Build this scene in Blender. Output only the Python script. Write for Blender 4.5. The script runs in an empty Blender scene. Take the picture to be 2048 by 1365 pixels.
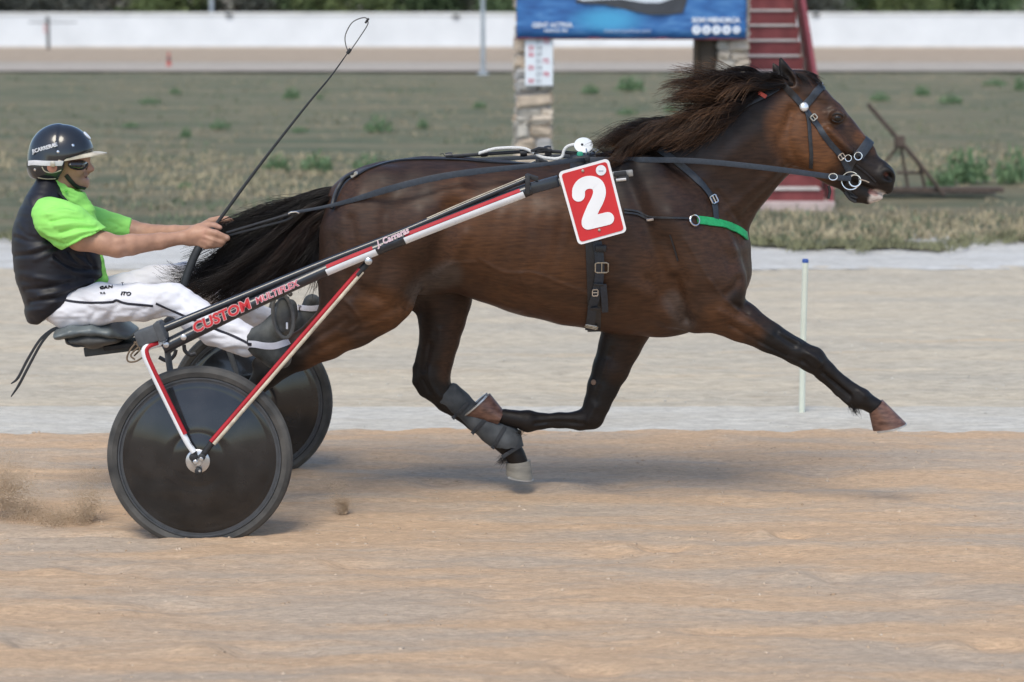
import bpy, bmesh, math, random
import numpy as np
from mathutils import Vector, Matrix
from mathutils.bvhtree import BVHTree
random.seed(7); rng = np.random.default_rng(11)
scene = bpy.context.scene
COL = scene.collection

# ------------------------------------------------------------------ camera, sky, sun, exposure
F_PX = 4766.0                       # focal length in pixels of the 2048 px wide photograph
CAM = np.array([0.0, -9.65, 2.07])
PITCH = math.atan(692.5 / F_PX)
cam_d = bpy.data.cameras.new('camera'); cam = bpy.data.objects.new('camera', cam_d); COL.objects.link(cam)
cam_d.sensor_width = 36; cam_d.lens = F_PX / 2048 * 36
cam.location = CAM; cam.rotation_euler = (math.pi/2 - PITCH, 0, 0)
cam_d.clip_start = 0.1; cam_d.clip_end = 3000
cam_d.dof.use_dof = True; cam_d.dof.focus_distance = 9.4; cam_d.dof.aperture_fstop = 2.8
scene.camera = cam
SUN_EL, SUN_AZ = math.radians(57), math.radians(197)   # azimuth clockwise from +Y: behind the camera, a little to its left
world = bpy.data.worlds.new('World'); scene.world = world; world.use_nodes = True
nt = world.node_tree
sky = nt.nodes.new('ShaderNodeTexSky'); sky.sky_type = 'NISHITA'; sky.sun_disc = False
sky.sun_elevation = SUN_EL; sky.sun_rotation = SUN_AZ; sky.air_density = 1.0; sky.dust_density = 1.2; sky.ozone_density = 1.0
bg = nt.nodes['Background']; bg.inputs['Strength'].default_value = 0.15
nt.links.new(sky.outputs[0], bg.inputs[0])
sl = bpy.data.lights.new('sun', 'SUN'); sun = bpy.data.objects.new('sun', sl); COL.objects.link(sun)
sl.energy = 1.72; sl.angle = math.radians(26); sl.color = (1.0, 0.93, 0.78)
sd = Vector((math.sin(SUN_AZ)*math.cos(SUN_EL), math.cos(SUN_AZ)*math.cos(SUN_EL), math.sin(SUN_EL)))
sun.rotation_euler = sd.to_track_quat('Z', 'Y').to_euler()
scene.view_settings.view_transform = 'Standard'; scene.view_settings.look = 'None'
scene.view_settings.gamma = 1.0; scene.view_settings.exposure = 0.48

# ------------------------------------------------------------------ pixel -> world
_r = np.array([1., 0, 0]); _u = np.array([0, math.sin(PITCH), math.cos(PITCH)]); _f = np.array([0, math.cos(PITCH), -math.sin(PITCH)])
def ray(px, py):
    return _r*((px-1024)/F_PX) + _u*((682.5-py)/F_PX) + _f
def P(px, py, Y=0.0):               # the point seen at a pixel, on the vertical plane at distance Y along the track's width
    d = ray(px, py); return CAM + d*((Y-CAM[1])/d[1])
def G(px, py, z=0.0):               # the point seen at a pixel, on the ground
    d = ray(px, py); return CAM + d*((z-CAM[2])/d[2])
def S(Y): return (Y-CAM[1])/F_PX    # metres per pixel at Y
def proj(v):
    w = v - CAM; dz = w @ _f
    return np.stack([1024 + F_PX*(w @ _r)/dz, 682.5 - F_PX*(w @ _u)/dz], 1)

# ------------------------------------------------------------------ materials
def lin(c):
    c = np.array(c, float)/255; return tuple(np.where(c <= .04045, c/12.92, ((c+.055)/1.055)**2.4))
MATS = {}
def mat(name, col, rough=.6, var=.15, scale=30, bump=.0, bscale=None, stretch=(1,1,1), metal=0, spec=.5, col2=None, coat=0, attr=None, detail=6, sheen=0, thr=None):
    if name in MATS: return MATS[name]
    m = bpy.data.materials.new(name); m.use_nodes = True; N = m.node_tree.nodes; L = m.node_tree.links
    b = N['Principled BSDF']; b.inputs['Roughness'].default_value = rough; b.inputs['Metallic'].default_value = metal
    b.inputs['Specular IOR Level'].default_value = spec; b.inputs['Coat Weight'].default_value = coat
    if sheen: b.inputs['Sheen Weight'].default_value = sheen
    tc = N.new('ShaderNodeTexCoord'); mp = N.new('ShaderNodeMapping'); mp.inputs['Scale'].default_value = stretch
    L.new(tc.outputs['Object'], mp.inputs[0])
    nz = N.new('ShaderNodeTexNoise'); nz.inputs['Scale'].default_value = scale; nz.inputs['Detail'].default_value = detail
    L.new(mp.outputs[0], nz.inputs['Vector'])
    rp = N.new('ShaderNodeValToRGB'); lo, hi = thr or (.3, .7)
    rp.color_ramp.elements[0].position = lo; rp.color_ramp.elements[1].position = hi
    L.new(nz.outputs['Fac'], rp.inputs[0])
    c = np.array(col, float)
    if attr:
        at = N.new('ShaderNodeAttribute'); at.attribute_name = attr
        mx = N.new('ShaderNodeMix'); mx.data_type = 'RGBA'; mx.blend_type = 'MULTIPLY'; mx.inputs[0].default_value = 1
        rp.color_ramp.elements[0].color = (1-var,)*3+(1,); rp.color_ramp.elements[1].color = (1+var,)*3+(1,)
        L.new(at.outputs['Color'], mx.inputs[6]); L.new(rp.outputs[0], mx.inputs[7]); L.new(mx.outputs[2], b.inputs['Base Color'])
    else:
        a = c*(1-var); z = np.array(col2, float) if col2 is not None else c*(1+var)
        rp.color_ramp.elements[0].color = (*a, 1); rp.color_ramp.elements[1].color = (*np.minimum(z, 1), 1)
        L.new(rp.outputs[0], b.inputs['Base Color'])
    if bump:
        n2 = N.new('ShaderNodeTexNoise'); n2.inputs['Scale'].default_value = bscale or scale*2; n2.inputs['Detail'].default_value = 8
        L.new(mp.outputs[0], n2.inputs['Vector'])
        bp = N.new('ShaderNodeBump'); bp.inputs['Strength'].default_value = min(1, bump*10); bp.inputs['Distance'].default_value = bump
        L.new(n2.outputs['Fac'], bp.inputs['Height']); L.new(bp.outputs[0], b.inputs['Normal'])
    MATS[name] = m; return m

# ------------------------------------------------------------------ object helpers
def link(name, verts, faces, m=None, parent=None, smooth=False, edges=()):
    me = bpy.data.meshes.new(name)
    if isinstance(verts, np.ndarray) and isinstance(faces, np.ndarray) and faces.ndim == 2:
        nv, nf, k = len(verts), len(faces), faces.shape[1]
        me.vertices.add(nv); me.vertices.foreach_set('co', np.ascontiguousarray(verts, np.float32).ravel())
        me.loops.add(nf*k); me.loops.foreach_set('vertex_index', faces.astype(np.int32).ravel())
        me.polygons.add(nf); me.polygons.foreach_set('loop_start', np.arange(0, nf*k, k, dtype=np.int32))
        me.polygons.foreach_set('loop_total', np.full(nf, k, np.int32)); me.update(calc_edges=True); me.validate()
    else:
        me.from_pydata([tuple(map(float, v)) for v in verts], list(edges), [tuple(map(int, f)) for f in faces]); me.update()
    o = bpy.data.objects.new(name, me); COL.objects.link(o)
    if m: me.materials.append(m)
    if smooth: me.polygons.foreach_set('use_smooth', np.ones(len(me.polygons), bool))
    if parent: adopt(o, parent)
    return o
def adopt(o, parent):
    o.parent = parent; o.matrix_parent_inverse = Matrix.Translation(-Vector(parent.location)) @ Matrix.Identity(4)
def thing(name, label, cat, loc=(0,0,0), group=None):
    o = bpy.data.objects.new(name, None); COL.objects.link(o); o.location = tuple(map(float, loc)); o.empty_display_size = .1
    return tag(o, label, cat, group)
def tag(o, label, cat, group=None, kind=None):
    o['label'] = label; o['category'] = cat
    if group: o['group'] = group
    if kind: o['kind'] = kind
    return o
def struct(o, label, cat): return tag(o, label, cat, kind='structure')
def colattr(o, cols, name='Col'):
    a = o.data.color_attributes.new(name, 'FLOAT_COLOR', 'POINT')
    c = np.ones((len(cols), 4), np.float32); c[:, :3] = cols; a.data.foreach_set('color', c.ravel())
class MB:                               # collects boxes, tubes and prisms into ONE mesh
    def __init__(s): s.v = []; s.f = []
    def add(s, v, f):
        n = len(s.v); s.v += [tuple(map(float, p)) for p in v]; s.f += [tuple(i+n for i in q) for q in f]; return s
    def box(s, c, sz, R=None, bev=0.0):
        c = np.array(c, float); h = np.array(sz, float)/2; R = np.eye(3) if R is None else np.array(R)
        b = min(bev, min(h)*.9)
        if b <= 0:
            pts = [(x, y, z) for x in (-1, 1) for y in (-1, 1) for z in (-1, 1)]
            v = [c + R @ (h*np.array(p)) for p in pts]
            return s.add(v, [(0,1,3,2), (4,6,7,5), (0,4,5,1), (2,3,7,6), (0,2,6,4), (1,5,7,3)])
        bm = bmesh.new(); bmesh.ops.create_cube(bm, size=1)
        for v in bm.verts: v.co = Vector(np.array(v.co)*2*h)
        bmesh.ops.bevel(bm, geom=bm.edges[:], offset=b, segments=2, profile=.5, affect='EDGES')
        bm.verts.index_update(); v = [c + R @ np.array(q.co) for q in bm.verts]; f = [[q.index for q in g.verts] for g in bm.faces]; bm.free()
        return s.add(v, f)
    def tube(s, pts, r, n=8, cap=True, ratio=1.0, up=None, closed=False):
        pts = [np.array(p, float) for p in pts]; m = len(pts); r = r if hasattr(r, '__len__') else [r]*m
        v = []; prev = None
        for i, p in enumerate(pts):
            a = pts[(i+1) % m] if (closed or i < m-1) else p; b = pts[i-1] if (closed or i > 0) else p
            t = a-b; t = t/(np.linalg.norm(t)+1e-12)
            if up is not None: nx = np.cross(t, up)
            elif prev is None: nx = np.cross(t, (0, 0, 1) if abs(t[2]) < .9 else (1, 0, 0))
            else: nx = prev - t*(prev @ t)
            nx = nx/(np.linalg.norm(nx)+1e-12); prev = nx; ny = np.cross(t, nx)
            for k in range(n):
                q = 2*math.pi*(k+.5)/n; v.append(p + nx*math.cos(q)*r[i] + ny*math.sin(q)*r[i]*ratio)
        f = []
        for i in range(m if closed else m-1):
            for k in range(n):
                a = i*n+k; b = i*n+(k+1) % n; j = (i+1) % m; f.append((a, b, j*n+(k+1) % n, j*n+k))
        if cap and not closed: f += [tuple(range(n))[::-1], tuple(range((m-1)*n, m*n))]
        return s.add(v, f)
    def lathe(s, c, axis, prof, n=32):      # prof: (radius, along) pairs
        c = np.array(c, float); t = np.array(axis, float); t /= np.linalg.norm(t)
        a = np.cross(t, (0, 0, 1) if abs(t[2]) < .9 else (1, 0, 0)); a /= np.linalg.norm(a); b = np.cross(t, a); v = []; f = []
        for (r, h) in prof:
            for k in range(n):
                q = 2*math.pi*k/n; v.append(c + t*h + (a*math.cos(q) + b*math.sin(q))*r)
        for i in range(len(prof)-1):
            for k in range(n): f.append((i*n+k, i*n+(k+1) % n, (i+1)*n+(k+1) % n, (i+1)*n+k))
        f += [tuple(range(n))[::-1], tuple(range((len(prof)-1)*n, len(prof)*n))]
        return s.add(v, f)
    def prism(s, poly, d):                  # closed polygon extruded by vector d
        n = len(poly); d = np.array(d, float); v = [np.array(p, float) for p in poly]; v += [p+d for p in v]
        return s.add(v, [tuple(range(n)), tuple(range(2*n-1, n-1, -1))] + [(i, i+n, (i+1) % n+n, (i+1) % n) for i in range(n)])
    def build(s, name, m=None, parent=None, smooth=False):
        o = link(name, s.v, s.f, m, parent, smooth)
        bm = bmesh.new(); bm.from_mesh(o.data); bmesh.ops.recalc_face_normals(bm, faces=bm.faces); bm.to_mesh(o.data); bm.free()
        if smooth: autosmooth(o)
        return o
def autosmooth(o, ang=40):
    bm = bmesh.new(); bm.from_mesh(o.data)
    for e in bm.edges:
        if len(e.link_faces) == 2 and e.calc_face_angle(0) > math.radians(ang): e.smooth = False
    bm.to_mesh(o.data); bm.free()
def spline(pts, n=8):                       # Catmull-Rom through points (any dimension)
    p = np.array(pts, float); p = np.vstack([2*p[0]-p[1], p, 2*p[-1]-p[-2]]); out = []
    for i in range(1, len(p)-2):
        for t in np.arange(n)/n:
            a, b, c, d = p[i-1], p[i], p[i+1], p[i+2]
            out.append(.5*((2*b) + (c-a)*t + (2*a-5*b+4*c-d)*t*t + (3*b-a-3*c+d)*t**3))
    out.append(p[-2]); return np.array(out)
def vnoise(x, y, seed=0):                   # smooth value noise, vectorised
    r = np.random.default_rng(seed).random((257, 257)); xi = np.floor(x).astype(int); yi = np.floor(y).astype(int)
    fx = x-xi; fy = y-yi; fx = fx*fx*(3-2*fx); fy = fy*fy*(3-2*fy); g = lambda a, b: r[a % 257, b % 257]
    return (g(xi, yi)*(1-fx)+g(xi+1, yi)*fx)*(1-fy) + (g(xi, yi+1)*(1-fx)+g(xi+1, yi+1)*fx)*fy - .5
def text_mesh(name, body, size, origin, xdir, ydir, m, parent=None, bold=0.0, shear=0.0, ext=.0008, align='LEFT', sx=1.0):
    cu = bpy.data.curves.new(name, 'FONT'); cu.body = body; cu.size = size; cu.offset = bold; cu.shear = shear; cu.extrude = ext; cu.align_x = align; cu.resolution_u = 3
    t = bpy.data.objects.new(name, cu); COL.objects.link(t); dg = bpy.context.evaluated_depsgraph_get()
    me = bpy.data.meshes.new_from_object(t.evaluated_get(dg)); bpy.data.objects.remove(t); bpy.data.curves.remove(cu)
    X = np.array(xdir, float); X /= np.linalg.norm(X); Y = np.array(ydir, float); Y -= X*(X @ Y); Y /= np.linalg.norm(Y); Z = np.cross(X, Y)
    O = np.array(origin, float)
    for v in me.vertices: c = O + X*v.co.x*sx + Y*v.co.y + Z*v.co.z; v.co = Vector(c)
    me.materials.clear(); me.materials.append(m)
    o = bpy.data.objects.new(name, me); COL.objects.link(o)
    if parent: adopt(o, parent)
    return o
# ------------------------------------------------------------------ smooth bodies: signed distance grid -> mesh
class Body:
    def __init__(s, lo, hi, h):
        s.lo = np.array(lo, float); s.h = h; s.n = np.ceil((np.array(hi)-s.lo)/h).astype(int)+1
        s.D = np.full(s.n, 1.0, np.float32)
        s.ax = [(s.lo[i]+h*np.arange(s.n[i])).astype(np.float32) for i in range(3)]
    def sub(s, lo, hi):
        a = np.maximum(np.floor((lo-s.lo)/s.h).astype(int), 0); b = np.minimum(np.ceil((hi-s.lo)/s.h).astype(int)+1, s.n)
        if (b <= a).any(): return None
        sl = tuple(slice(i, j) for i, j in zip(a, b))
        return sl, s.ax[0][sl[0]][:, None, None], s.ax[1][sl[1]][None, :, None], s.ax[2][sl[2]][None, None, :]
    def put(s, sl, d, k, op):
        D = s.D[sl]
        if op == '+':
            hh = np.maximum(k-np.abs(D-d), 0)/k; s.D[sl] = np.minimum(D, d) - hh*hh*k*.25
        else:
            d = -d; hh = np.maximum(k-np.abs(D-d), 0)/k; s.D[sl] = np.maximum(D, d) + hh*hh*k*.25
    def seg(s, A, B, ra, rb, qa=1., qb=1., k=.02, op='+'):
        A = np.array(A, float); B = np.array(B, float); R = max(ra, rb); Ry = max(ra*qa, rb*qb, R*.3)
        pad = np.array([R, Ry, R])+k+2*s.h
        g = s.sub(np.minimum(A, B)-pad, np.maximum(A, B)+pad)
        if g is None: return
        sl, X, Y, Z = g; dx, dz = B[0]-A[0], B[2]-A[2]; L2 = dx*dx+dz*dz
        if L2 < 1e-8: t = np.zeros((1, 1, 1), np.float32)
        else: t = np.clip(((X-A[0])*dx + (Z-A[2])*dz)/L2, 0, 1)
        u2 = (X-A[0]-t*dx)**2 + (Z-A[2]-t*dz)**2; q = qa+t*(qb-qa); v = Y-(A[1]+t*(B[1]-A[1]))
        e2 = u2 + (v/q)**2; e = np.sqrt(e2); gr = np.sqrt((u2 + (v/(q*q))**2)/(e2+1e-9)+1e-6)
        s.put(sl, ((e-(ra+t*(rb-ra)))/gr).astype(np.float32), k, op)
    def seg3(s, A, B, ra, rb, k=.01, op='+'):   # plain round cone in any direction
        A = np.array(A, float); B = np.array(B, float); pad = max(ra, rb)+k+2*s.h
        g = s.sub(np.minimum(A, B)-pad, np.maximum(A, B)+pad)
        if g is None: return
        sl, X, Y, Z = g; d = B-A; L2 = d @ d + 1e-12
        t = np.clip(((X-A[0])*d[0] + (Y-A[1])*d[1] + (Z-A[2])*d[2])/L2, 0, 1)
        e = np.sqrt((X-A[0]-t*d[0])**2 + (Y-A[1]-t*d[1])**2 + (Z-A[2]-t*d[2])**2)
        s.put(sl, (e-(ra+t*(rb-ra))).astype(np.float32), k, op)
    def chain(s, st, Y=0., q=1., k=.02, op='+'):    # stations (px, py, radius px[, q[, Y]])
        st = [tuple(a)+(q, Y)[len(a)-3:] if len(a) < 5 else tuple(a) for a in st]
        for a, b in zip(st[:-1], st[1:]):
            s.seg(P(a[0], a[1], a[4]), P(b[0], b[1], b[4]), a[2]*S(a[4]), b[2]*S(b[4]), a[3], b[3], k, op)
    def tube(s, st, k=.01, op='+'):                 # stations (px, py, Y, radius px), round
        for a, b in zip(st[:-1], st[1:]): s.seg3(P(*a[:3]), P(*b[:3]), a[3]*S(a[2]), b[3]*S(b[2]), k, op)
    def ball(s, c, r, k=.01, op='+'):               # ellipsoid, r = 3 radii
        c = np.array(c, float); r = np.array(r, float); g = s.sub(c-r-k-2*s.h, c+r+k+2*s.h)
        if g is None: return
        sl, X, Y, Z = g; a = ((X-c[0])/r[0])**2+((Y-c[1])/r[1])**2+((Z-c[2])/r[2])**2
        b = ((X-c[0])/r[0]**2)**2+((Y-c[1])/r[1]**2)**2+((Z-c[2])/r[2]**2)**2
        e = np.sqrt(a); s.put(sl, (e*(e-1)/np.sqrt(b+1e-9)).astype(np.float32), k, op)
    def cut(s, p, n, k=.004):                       # remove everything on the +n side of a plane
        p = np.array(p, float); n = np.array(n, float)/np.linalg.norm(n)
        d = (s.ax[0][:, None, None]-p[0])*n[0] + (s.ax[1][None, :, None]-p[1])*n[1] + (s.ax[2][None, None, :]-p[2])*n[2]
        s.put((slice(None),)*3, -d.astype(np.float32), k, '-')
    def mesh(s, blur=0):
        D = s.D
        for _ in range(blur):
            for a in range(3):
                E = D.copy(); i = [slice(None)]*3
                m = tuple(slice(1, -1) if j == a else slice(None) for j in range(3)); l = tuple(slice(0, -2) if j == a else slice(None) for j in range(3)); r = tuple(slice(2, None) if j == a else slice(None) for j in range(3))
                E[m] = .5*D[m]+.25*(D[l]+D[r]); D = E
        I = D < 0; c = np.zeros(s.n-1, np.int8); off = [(i, j, k) for i in (0, 1) for j in (0, 1) for k in (0, 1)]
        nx, ny, nz = s.n-1
        for o in off: c += I[o[0]:o[0]+nx, o[1]:o[1]+ny, o[2]:o[2]+nz]
        idx = np.argwhere((c > 0) & (c < 8)); cid = np.full(s.n-1, -1, np.int64); cid[tuple(idx.T)] = np.arange(len(idx))
        acc = np.zeros((len(idx), 3)); cnt = np.zeros(len(idx))
        for a in range(3):
            for o in off:
                if o[a]: continue
                o2 = list(o); o2[a] = 1; d0 = D[tuple((idx+o).T)].astype(float); d1 = D[tuple((idx+o2).T)].astype(float)
                x = (d0 < 0) != (d1 < 0); t = np.where(x, d0/np.where(x, d0-d1, 1), 0)
                p = np.tile(np.array(o, float), (len(idx), 1)); p[:, a] = t; acc += p*x[:, None]; cnt += x
        V = s.lo + s.h*(idx + acc/cnt[:, None]); Fs = []
        for a in range(3):
            b, e = (a+1) % 3, (a+2) % 3; lo = [slice(None)]*3; hi = [slice(None)]*3; lo[a] = slice(0, -1); hi[a] = slice(1, None)
            A0, A1 = I[tuple(lo)], I[tuple(hi)]; g = np.argwhere(A0 != A1); sgn = A0[tuple(g.T)]
            ok = (g[:, b] > 0) & (g[:, e] > 0) & (g[:, b] < s.n[b]-1) & (g[:, e] < s.n[e]-1); g = g[ok]; sgn = sgn[ok]
            def cell(db, de): h = g.copy(); h[:, b] += db; h[:, e] += de; return cid[tuple(h.T)]
            q = np.stack([cell(-1, -1), cell(0, -1), cell(0, 0), cell(-1, 0)], 1); q[~sgn] = q[~sgn][:, ::-1]; Fs.append(q)
        return V, np.vstack(Fs)
def vnormals(V, Fq):
    n = np.zeros_like(V); a = np.cross(V[Fq[:, 2]]-V[Fq[:, 0]], V[Fq[:, 3]]-V[Fq[:, 1]])
    for i in range(4): np.add.at(n, Fq[:, i], a)
    return n/(np.linalg.norm(n, axis=1)[:, None]+1e-12)
def relax(V, Fq, it=2, lam=.5):
    for _ in range(it):
        s = np.zeros_like(V); c = np.zeros(len(V))
        for i in range(4):
            for j in (1, 3): np.add.at(s, Fq[:, i], V[Fq[:, (i+j) % 4]]); np.add.at(c, Fq[:, i], 1)
        V = V + lam*(s/c[:, None]-V)
    return V
def pdist(pts, path):                       # distance of pixel points to a pixel polyline
    d = np.full(len(pts), 1e9); path = np.array(path, float)
    if len(path) == 1: return np.hypot(*(pts-path[0]).T)
    for a, b in zip(path[:-1], path[1:]):
        e = b-a; t = np.clip(((pts-a) @ e)/(e @ e + 1e-9), 0, 1); d = np.minimum(d, np.hypot(*(pts-a-t[:, None]*e).T))
    return d
def brush(V, N, path, w, amp, smooth=True, both=False):   # raise (+) or sink (-) the camera-side surface along a path, amp in mm
    px = proj(V); p = spline(path, 6) if smooth and len(path) > 2 else path
    d = pdist(px, p); f = np.exp(-(d/w)**2)*np.clip(-N[:, 1]*1.6, 0, 1) if not both else np.exp(-(d/w)**2)*np.clip(np.abs(N[:, 1])*1.6, 0, 1)
    return V + N*(amp/1000*f)[:, None]
def bvh(V, Fq): return BVHTree.FromPolygons([tuple(v) for v in V], [tuple(f) for f in Fq.tolist()])
def hit(tree, px, py, Y=0.0, off=0.0):      # the surface point seen at a pixel (or the plane Y when nothing is there)
    d = ray(px, py); d = d/np.linalg.norm(d); r = tree.ray_cast(Vector(CAM), Vector(d))
    if r[0] is None: return P(px, py, Y), np.array([0, -1., 0])
    n = np.array(r[1]); n = n if n @ d < 0 else -n
    return np.array(r[0])+n*off, n
def strap(mb, pts, nrm, w, th=.003):        # flat band through points, lying on normals
    pts = np.array(pts); m = len(pts); v = []; f = []
    w = w if hasattr(w, '__len__') else [w]*m
    for i in range(m):
        t = pts[min(i+1, m-1)]-pts[max(i-1, 0)]; t /= np.linalg.norm(t)+1e-12; s = np.cross(t, nrm[i]); s /= np.linalg.norm(s)+1e-12; n = np.cross(s, t)
        for a, b in ((-.5, -.6), (.5, -.6), (.5, .25), (.42, .4), (-.42, .4), (-.5, .25)): v.append(pts[i]+s*w[i]*a+n*th*b*1.0)
    for i in range(m-1):
        for k in range(6): f.append((i*6+k, i*6+(k+1) % 6, (i+1)*6+(k+1) % 6, (i+1)*6+k))
    f += [tuple(range(6))[::-1], tuple(range((m-1)*6, m*6))]
    mb.add(v, f); return mb
def smoothn(a, it=3):
    a = np.array(a, float)
    for _ in range(it): a[1:-1] = .25*a[:-2]+.5*a[1:-1]+.25*a[2:]
    return a
def surf_strap(mb, tree, path, w, off=.004, th=.004, n=10, Y=0., sm=2):
    p = spline(path, n) if len(path) > 2 else np.linspace(path[0], path[1], n*2)
    h = [hit(tree, x, y, Y, off) for x, y in p]; pts = smoothn([a for a, _ in h], sm); nr = smoothn([b for _, b in h], sm+2)
    return strap(mb, pts, nr, w, th)
def ring_strap(mb, tree, C, u, v, a0, a1, w, off=.004, th=.004, n=48, R=.6, lim=9.):    # band round a body in the plane (u, v), from angle a0 to a1
    C = np.array(C, float); u = np.array(u, float); v = np.array(v, float); u /= np.linalg.norm(u); v -= u*(u @ v); v /= np.linalg.norm(v); pts = []; nr = []
    for a in np.linspace(a0, a1, n):
        d = u*math.cos(a)+v*math.sin(a); r = tree.ray_cast(Vector(C+d*R), Vector(-d))
        if r[0] is None or (np.array(r[0])-C) @ d > lim: continue
        pts.append(np.array(r[0])+d*off); nr.append(d)
    return strap(mb, smoothn(pts, 2), nr, w, th)
def strands(name, roots, m, parent, cols, sides=3):
    """roots: array (n, k, 3) of strand points, cols (n, k, 3); radius tapers to the tip"""
    n, k, _ = roots.shape; rad = np.broadcast_to(cols[1], (n, k)); cl = np.ascontiguousarray(np.broadcast_to(cols[0], (n, k, 3)))
    t = np.zeros_like(roots); t[:, 1:-1] = roots[:, 2:]-roots[:, :-2]; t[:, 0] = roots[:, 1]-roots[:, 0]; t[:, -1] = roots[:, -1]-roots[:, -2]
    t /= np.linalg.norm(t, axis=2, keepdims=True)+1e-9; a = np.cross(t, np.array([0.1, 1., 0.05])); a /= np.linalg.norm(a, axis=2, keepdims=True)+1e-9; b = np.cross(t, a)
    V = np.zeros((n, k, sides, 3))
    for s in range(sides):
        q = 2*math.pi*s/sides; V[:, :, s] = roots + (a*math.cos(q)+b*math.sin(q))*rad[:, :, None]
    i = np.arange(n)[:, None, None]; j = np.arange(k-1)[None, :, None]; s = np.arange(sides)[None, None, :]; s2 = (s+1) % sides
    f = np.stack([(i*k+j)*sides+s, (i*k+j)*sides+s2, (i*k+j+1)*sides+s2, (i*k+j+1)*sides+s], 3).reshape(-1, 4)
    o = link(name, V.reshape(-1, 3), f, m, parent, True); colattr(o, np.repeat(cl.reshape(-1, 3), sides, 0)); return o
# ------------------------------------------------------------------ the setting: ground sheets
def gy(py): return float(G(1024, py)[1])
M_sand = mat('sand_track', (.47,.335,.215), .95, .0, 1.0)
def sand_nodes(m, ca, cb, cc, sx=.35, big=1.3, fine=55, bump=.006):
    """three tones of sand in streaks that run along the track, with grain"""
    N = m.node_tree.nodes; L = m.node_tree.links; N.clear()
    out = N.new('ShaderNodeOutputMaterial'); b = N.new('ShaderNodeBsdfPrincipled'); L.new(b.outputs[0], out.inputs[0])
    b.inputs['Roughness'].default_value = .95; b.inputs['Specular IOR Level'].default_value = .15
    tc = N.new('ShaderNodeTexCoord')
    def noise(sc, st, det=8, dist=0., rough=.6):
        mp = N.new('ShaderNodeMapping'); mp.inputs['Scale'].default_value = st; L.new(tc.outputs['Object'], mp.inputs[0])
        n = N.new('ShaderNodeTexNoise'); n.inputs['Scale'].default_value = sc; n.inputs['Detail'].default_value = det; n.inputs['Distortion'].default_value = dist
        n.inputs['Roughness'].default_value = rough; L.new(mp.outputs[0], n.inputs['Vector']); return n.outputs['Fac']
    def ramp(f, lo, hi):
        r = N.new('ShaderNodeMapRange'); r.inputs[1].default_value = lo; r.inputs[2].default_value = hi; r.interpolation_type = 'SMOOTHSTEP'; L.new(f, r.inputs[0]); return r.outputs[0]
    def mix(a, bb, f):
        x = N.new('ShaderNodeMix'); x.data_type = 'RGBA'
        for s, val in ((6, a), (7, bb)):
            if isinstance(val, tuple): x.inputs[s].default_value = (*val, 1)
            else: L.new(val, x.inputs[s])
        L.new(f, x.inputs[0]); return x.outputs[2]
    c = mix(ca, cb, ramp(noise(big, (sx, 1.4, 1), 7, .4), .40, .62))
    c = mix(c, cc, ramp(noise(big*2.6, (sx*.8, 1.8, 1), 8, .3), .52, .75))
    gr = noise(fine, (.32, 1.5, 1), 7, 0, .85)
    mv = N.new('ShaderNodeMix'); mv.data_type = 'RGBA'; mv.blend_type = 'MULTIPLY'; mv.inputs[0].default_value = 1; L.new(c, mv.inputs[6])
    rr = N.new('ShaderNodeValToRGB'); rr.color_ramp.elements[0].position = .34; rr.color_ramp.elements[1].position = .62
    rr.color_ramp.elements[0].color = (.58, .57, .57, 1); rr.color_ramp.elements[1].color = (1.10, 1.10, 1.10, 1); L.new(gr, rr.inputs[0]); L.new(rr.outputs[0], mv.inputs[7])
    L.new(mv.outputs[2], b.inputs['Base Color'])
    bp = N.new('ShaderNodeBump'); bp.inputs['Distance'].default_value = bump; bp.inputs['Strength'].default_value = .8; L.new(gr, bp.inputs['Height']); L.new(bp.outputs[0], b.inputs['Normal'])
sand_nodes(M_sand, (.64,.445,.285), (.54,.43,.325), (.685,.50,.335), .30, 2.3, 75, .008)
M_strip = mat('limestone_strip', (.5,.48,.44)); sand_nodes(M_strip, (.62,.59,.52), (.57,.53,.45), (.68,.655,.59), .3, 1.6, 40)
M_pale = mat('pale_track', (.5,.45,.38)); sand_nodes(M_pale, (.585,.51,.39), (.525,.47,.375), (.61,.49,.34), .2, 1.2, 26)
M_grass = mat('dry_grass', (.2,.2,.13)); sand_nodes(M_grass, (.225,.205,.135), (.135,.155,.10), (.32,.28,.185), .26, .9, 14, .03)
M_far = mat('far_track_sand', (.45,.34,.25)); sand_nodes(M_far, (.44,.345,.255), (.42,.345,.26), (.47,.37,.275), .05, .3, 6)
M_farp = mat('far_track_pale', (.45,.4,.34)); sand_nodes(M_farp, (.47,.41,.35), (.43,.39,.33), (.50,.44,.37), .05, .3, 6)
M_base = mat('bare_earth', (.3,.26,.19), .95, .2, .5)

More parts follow.
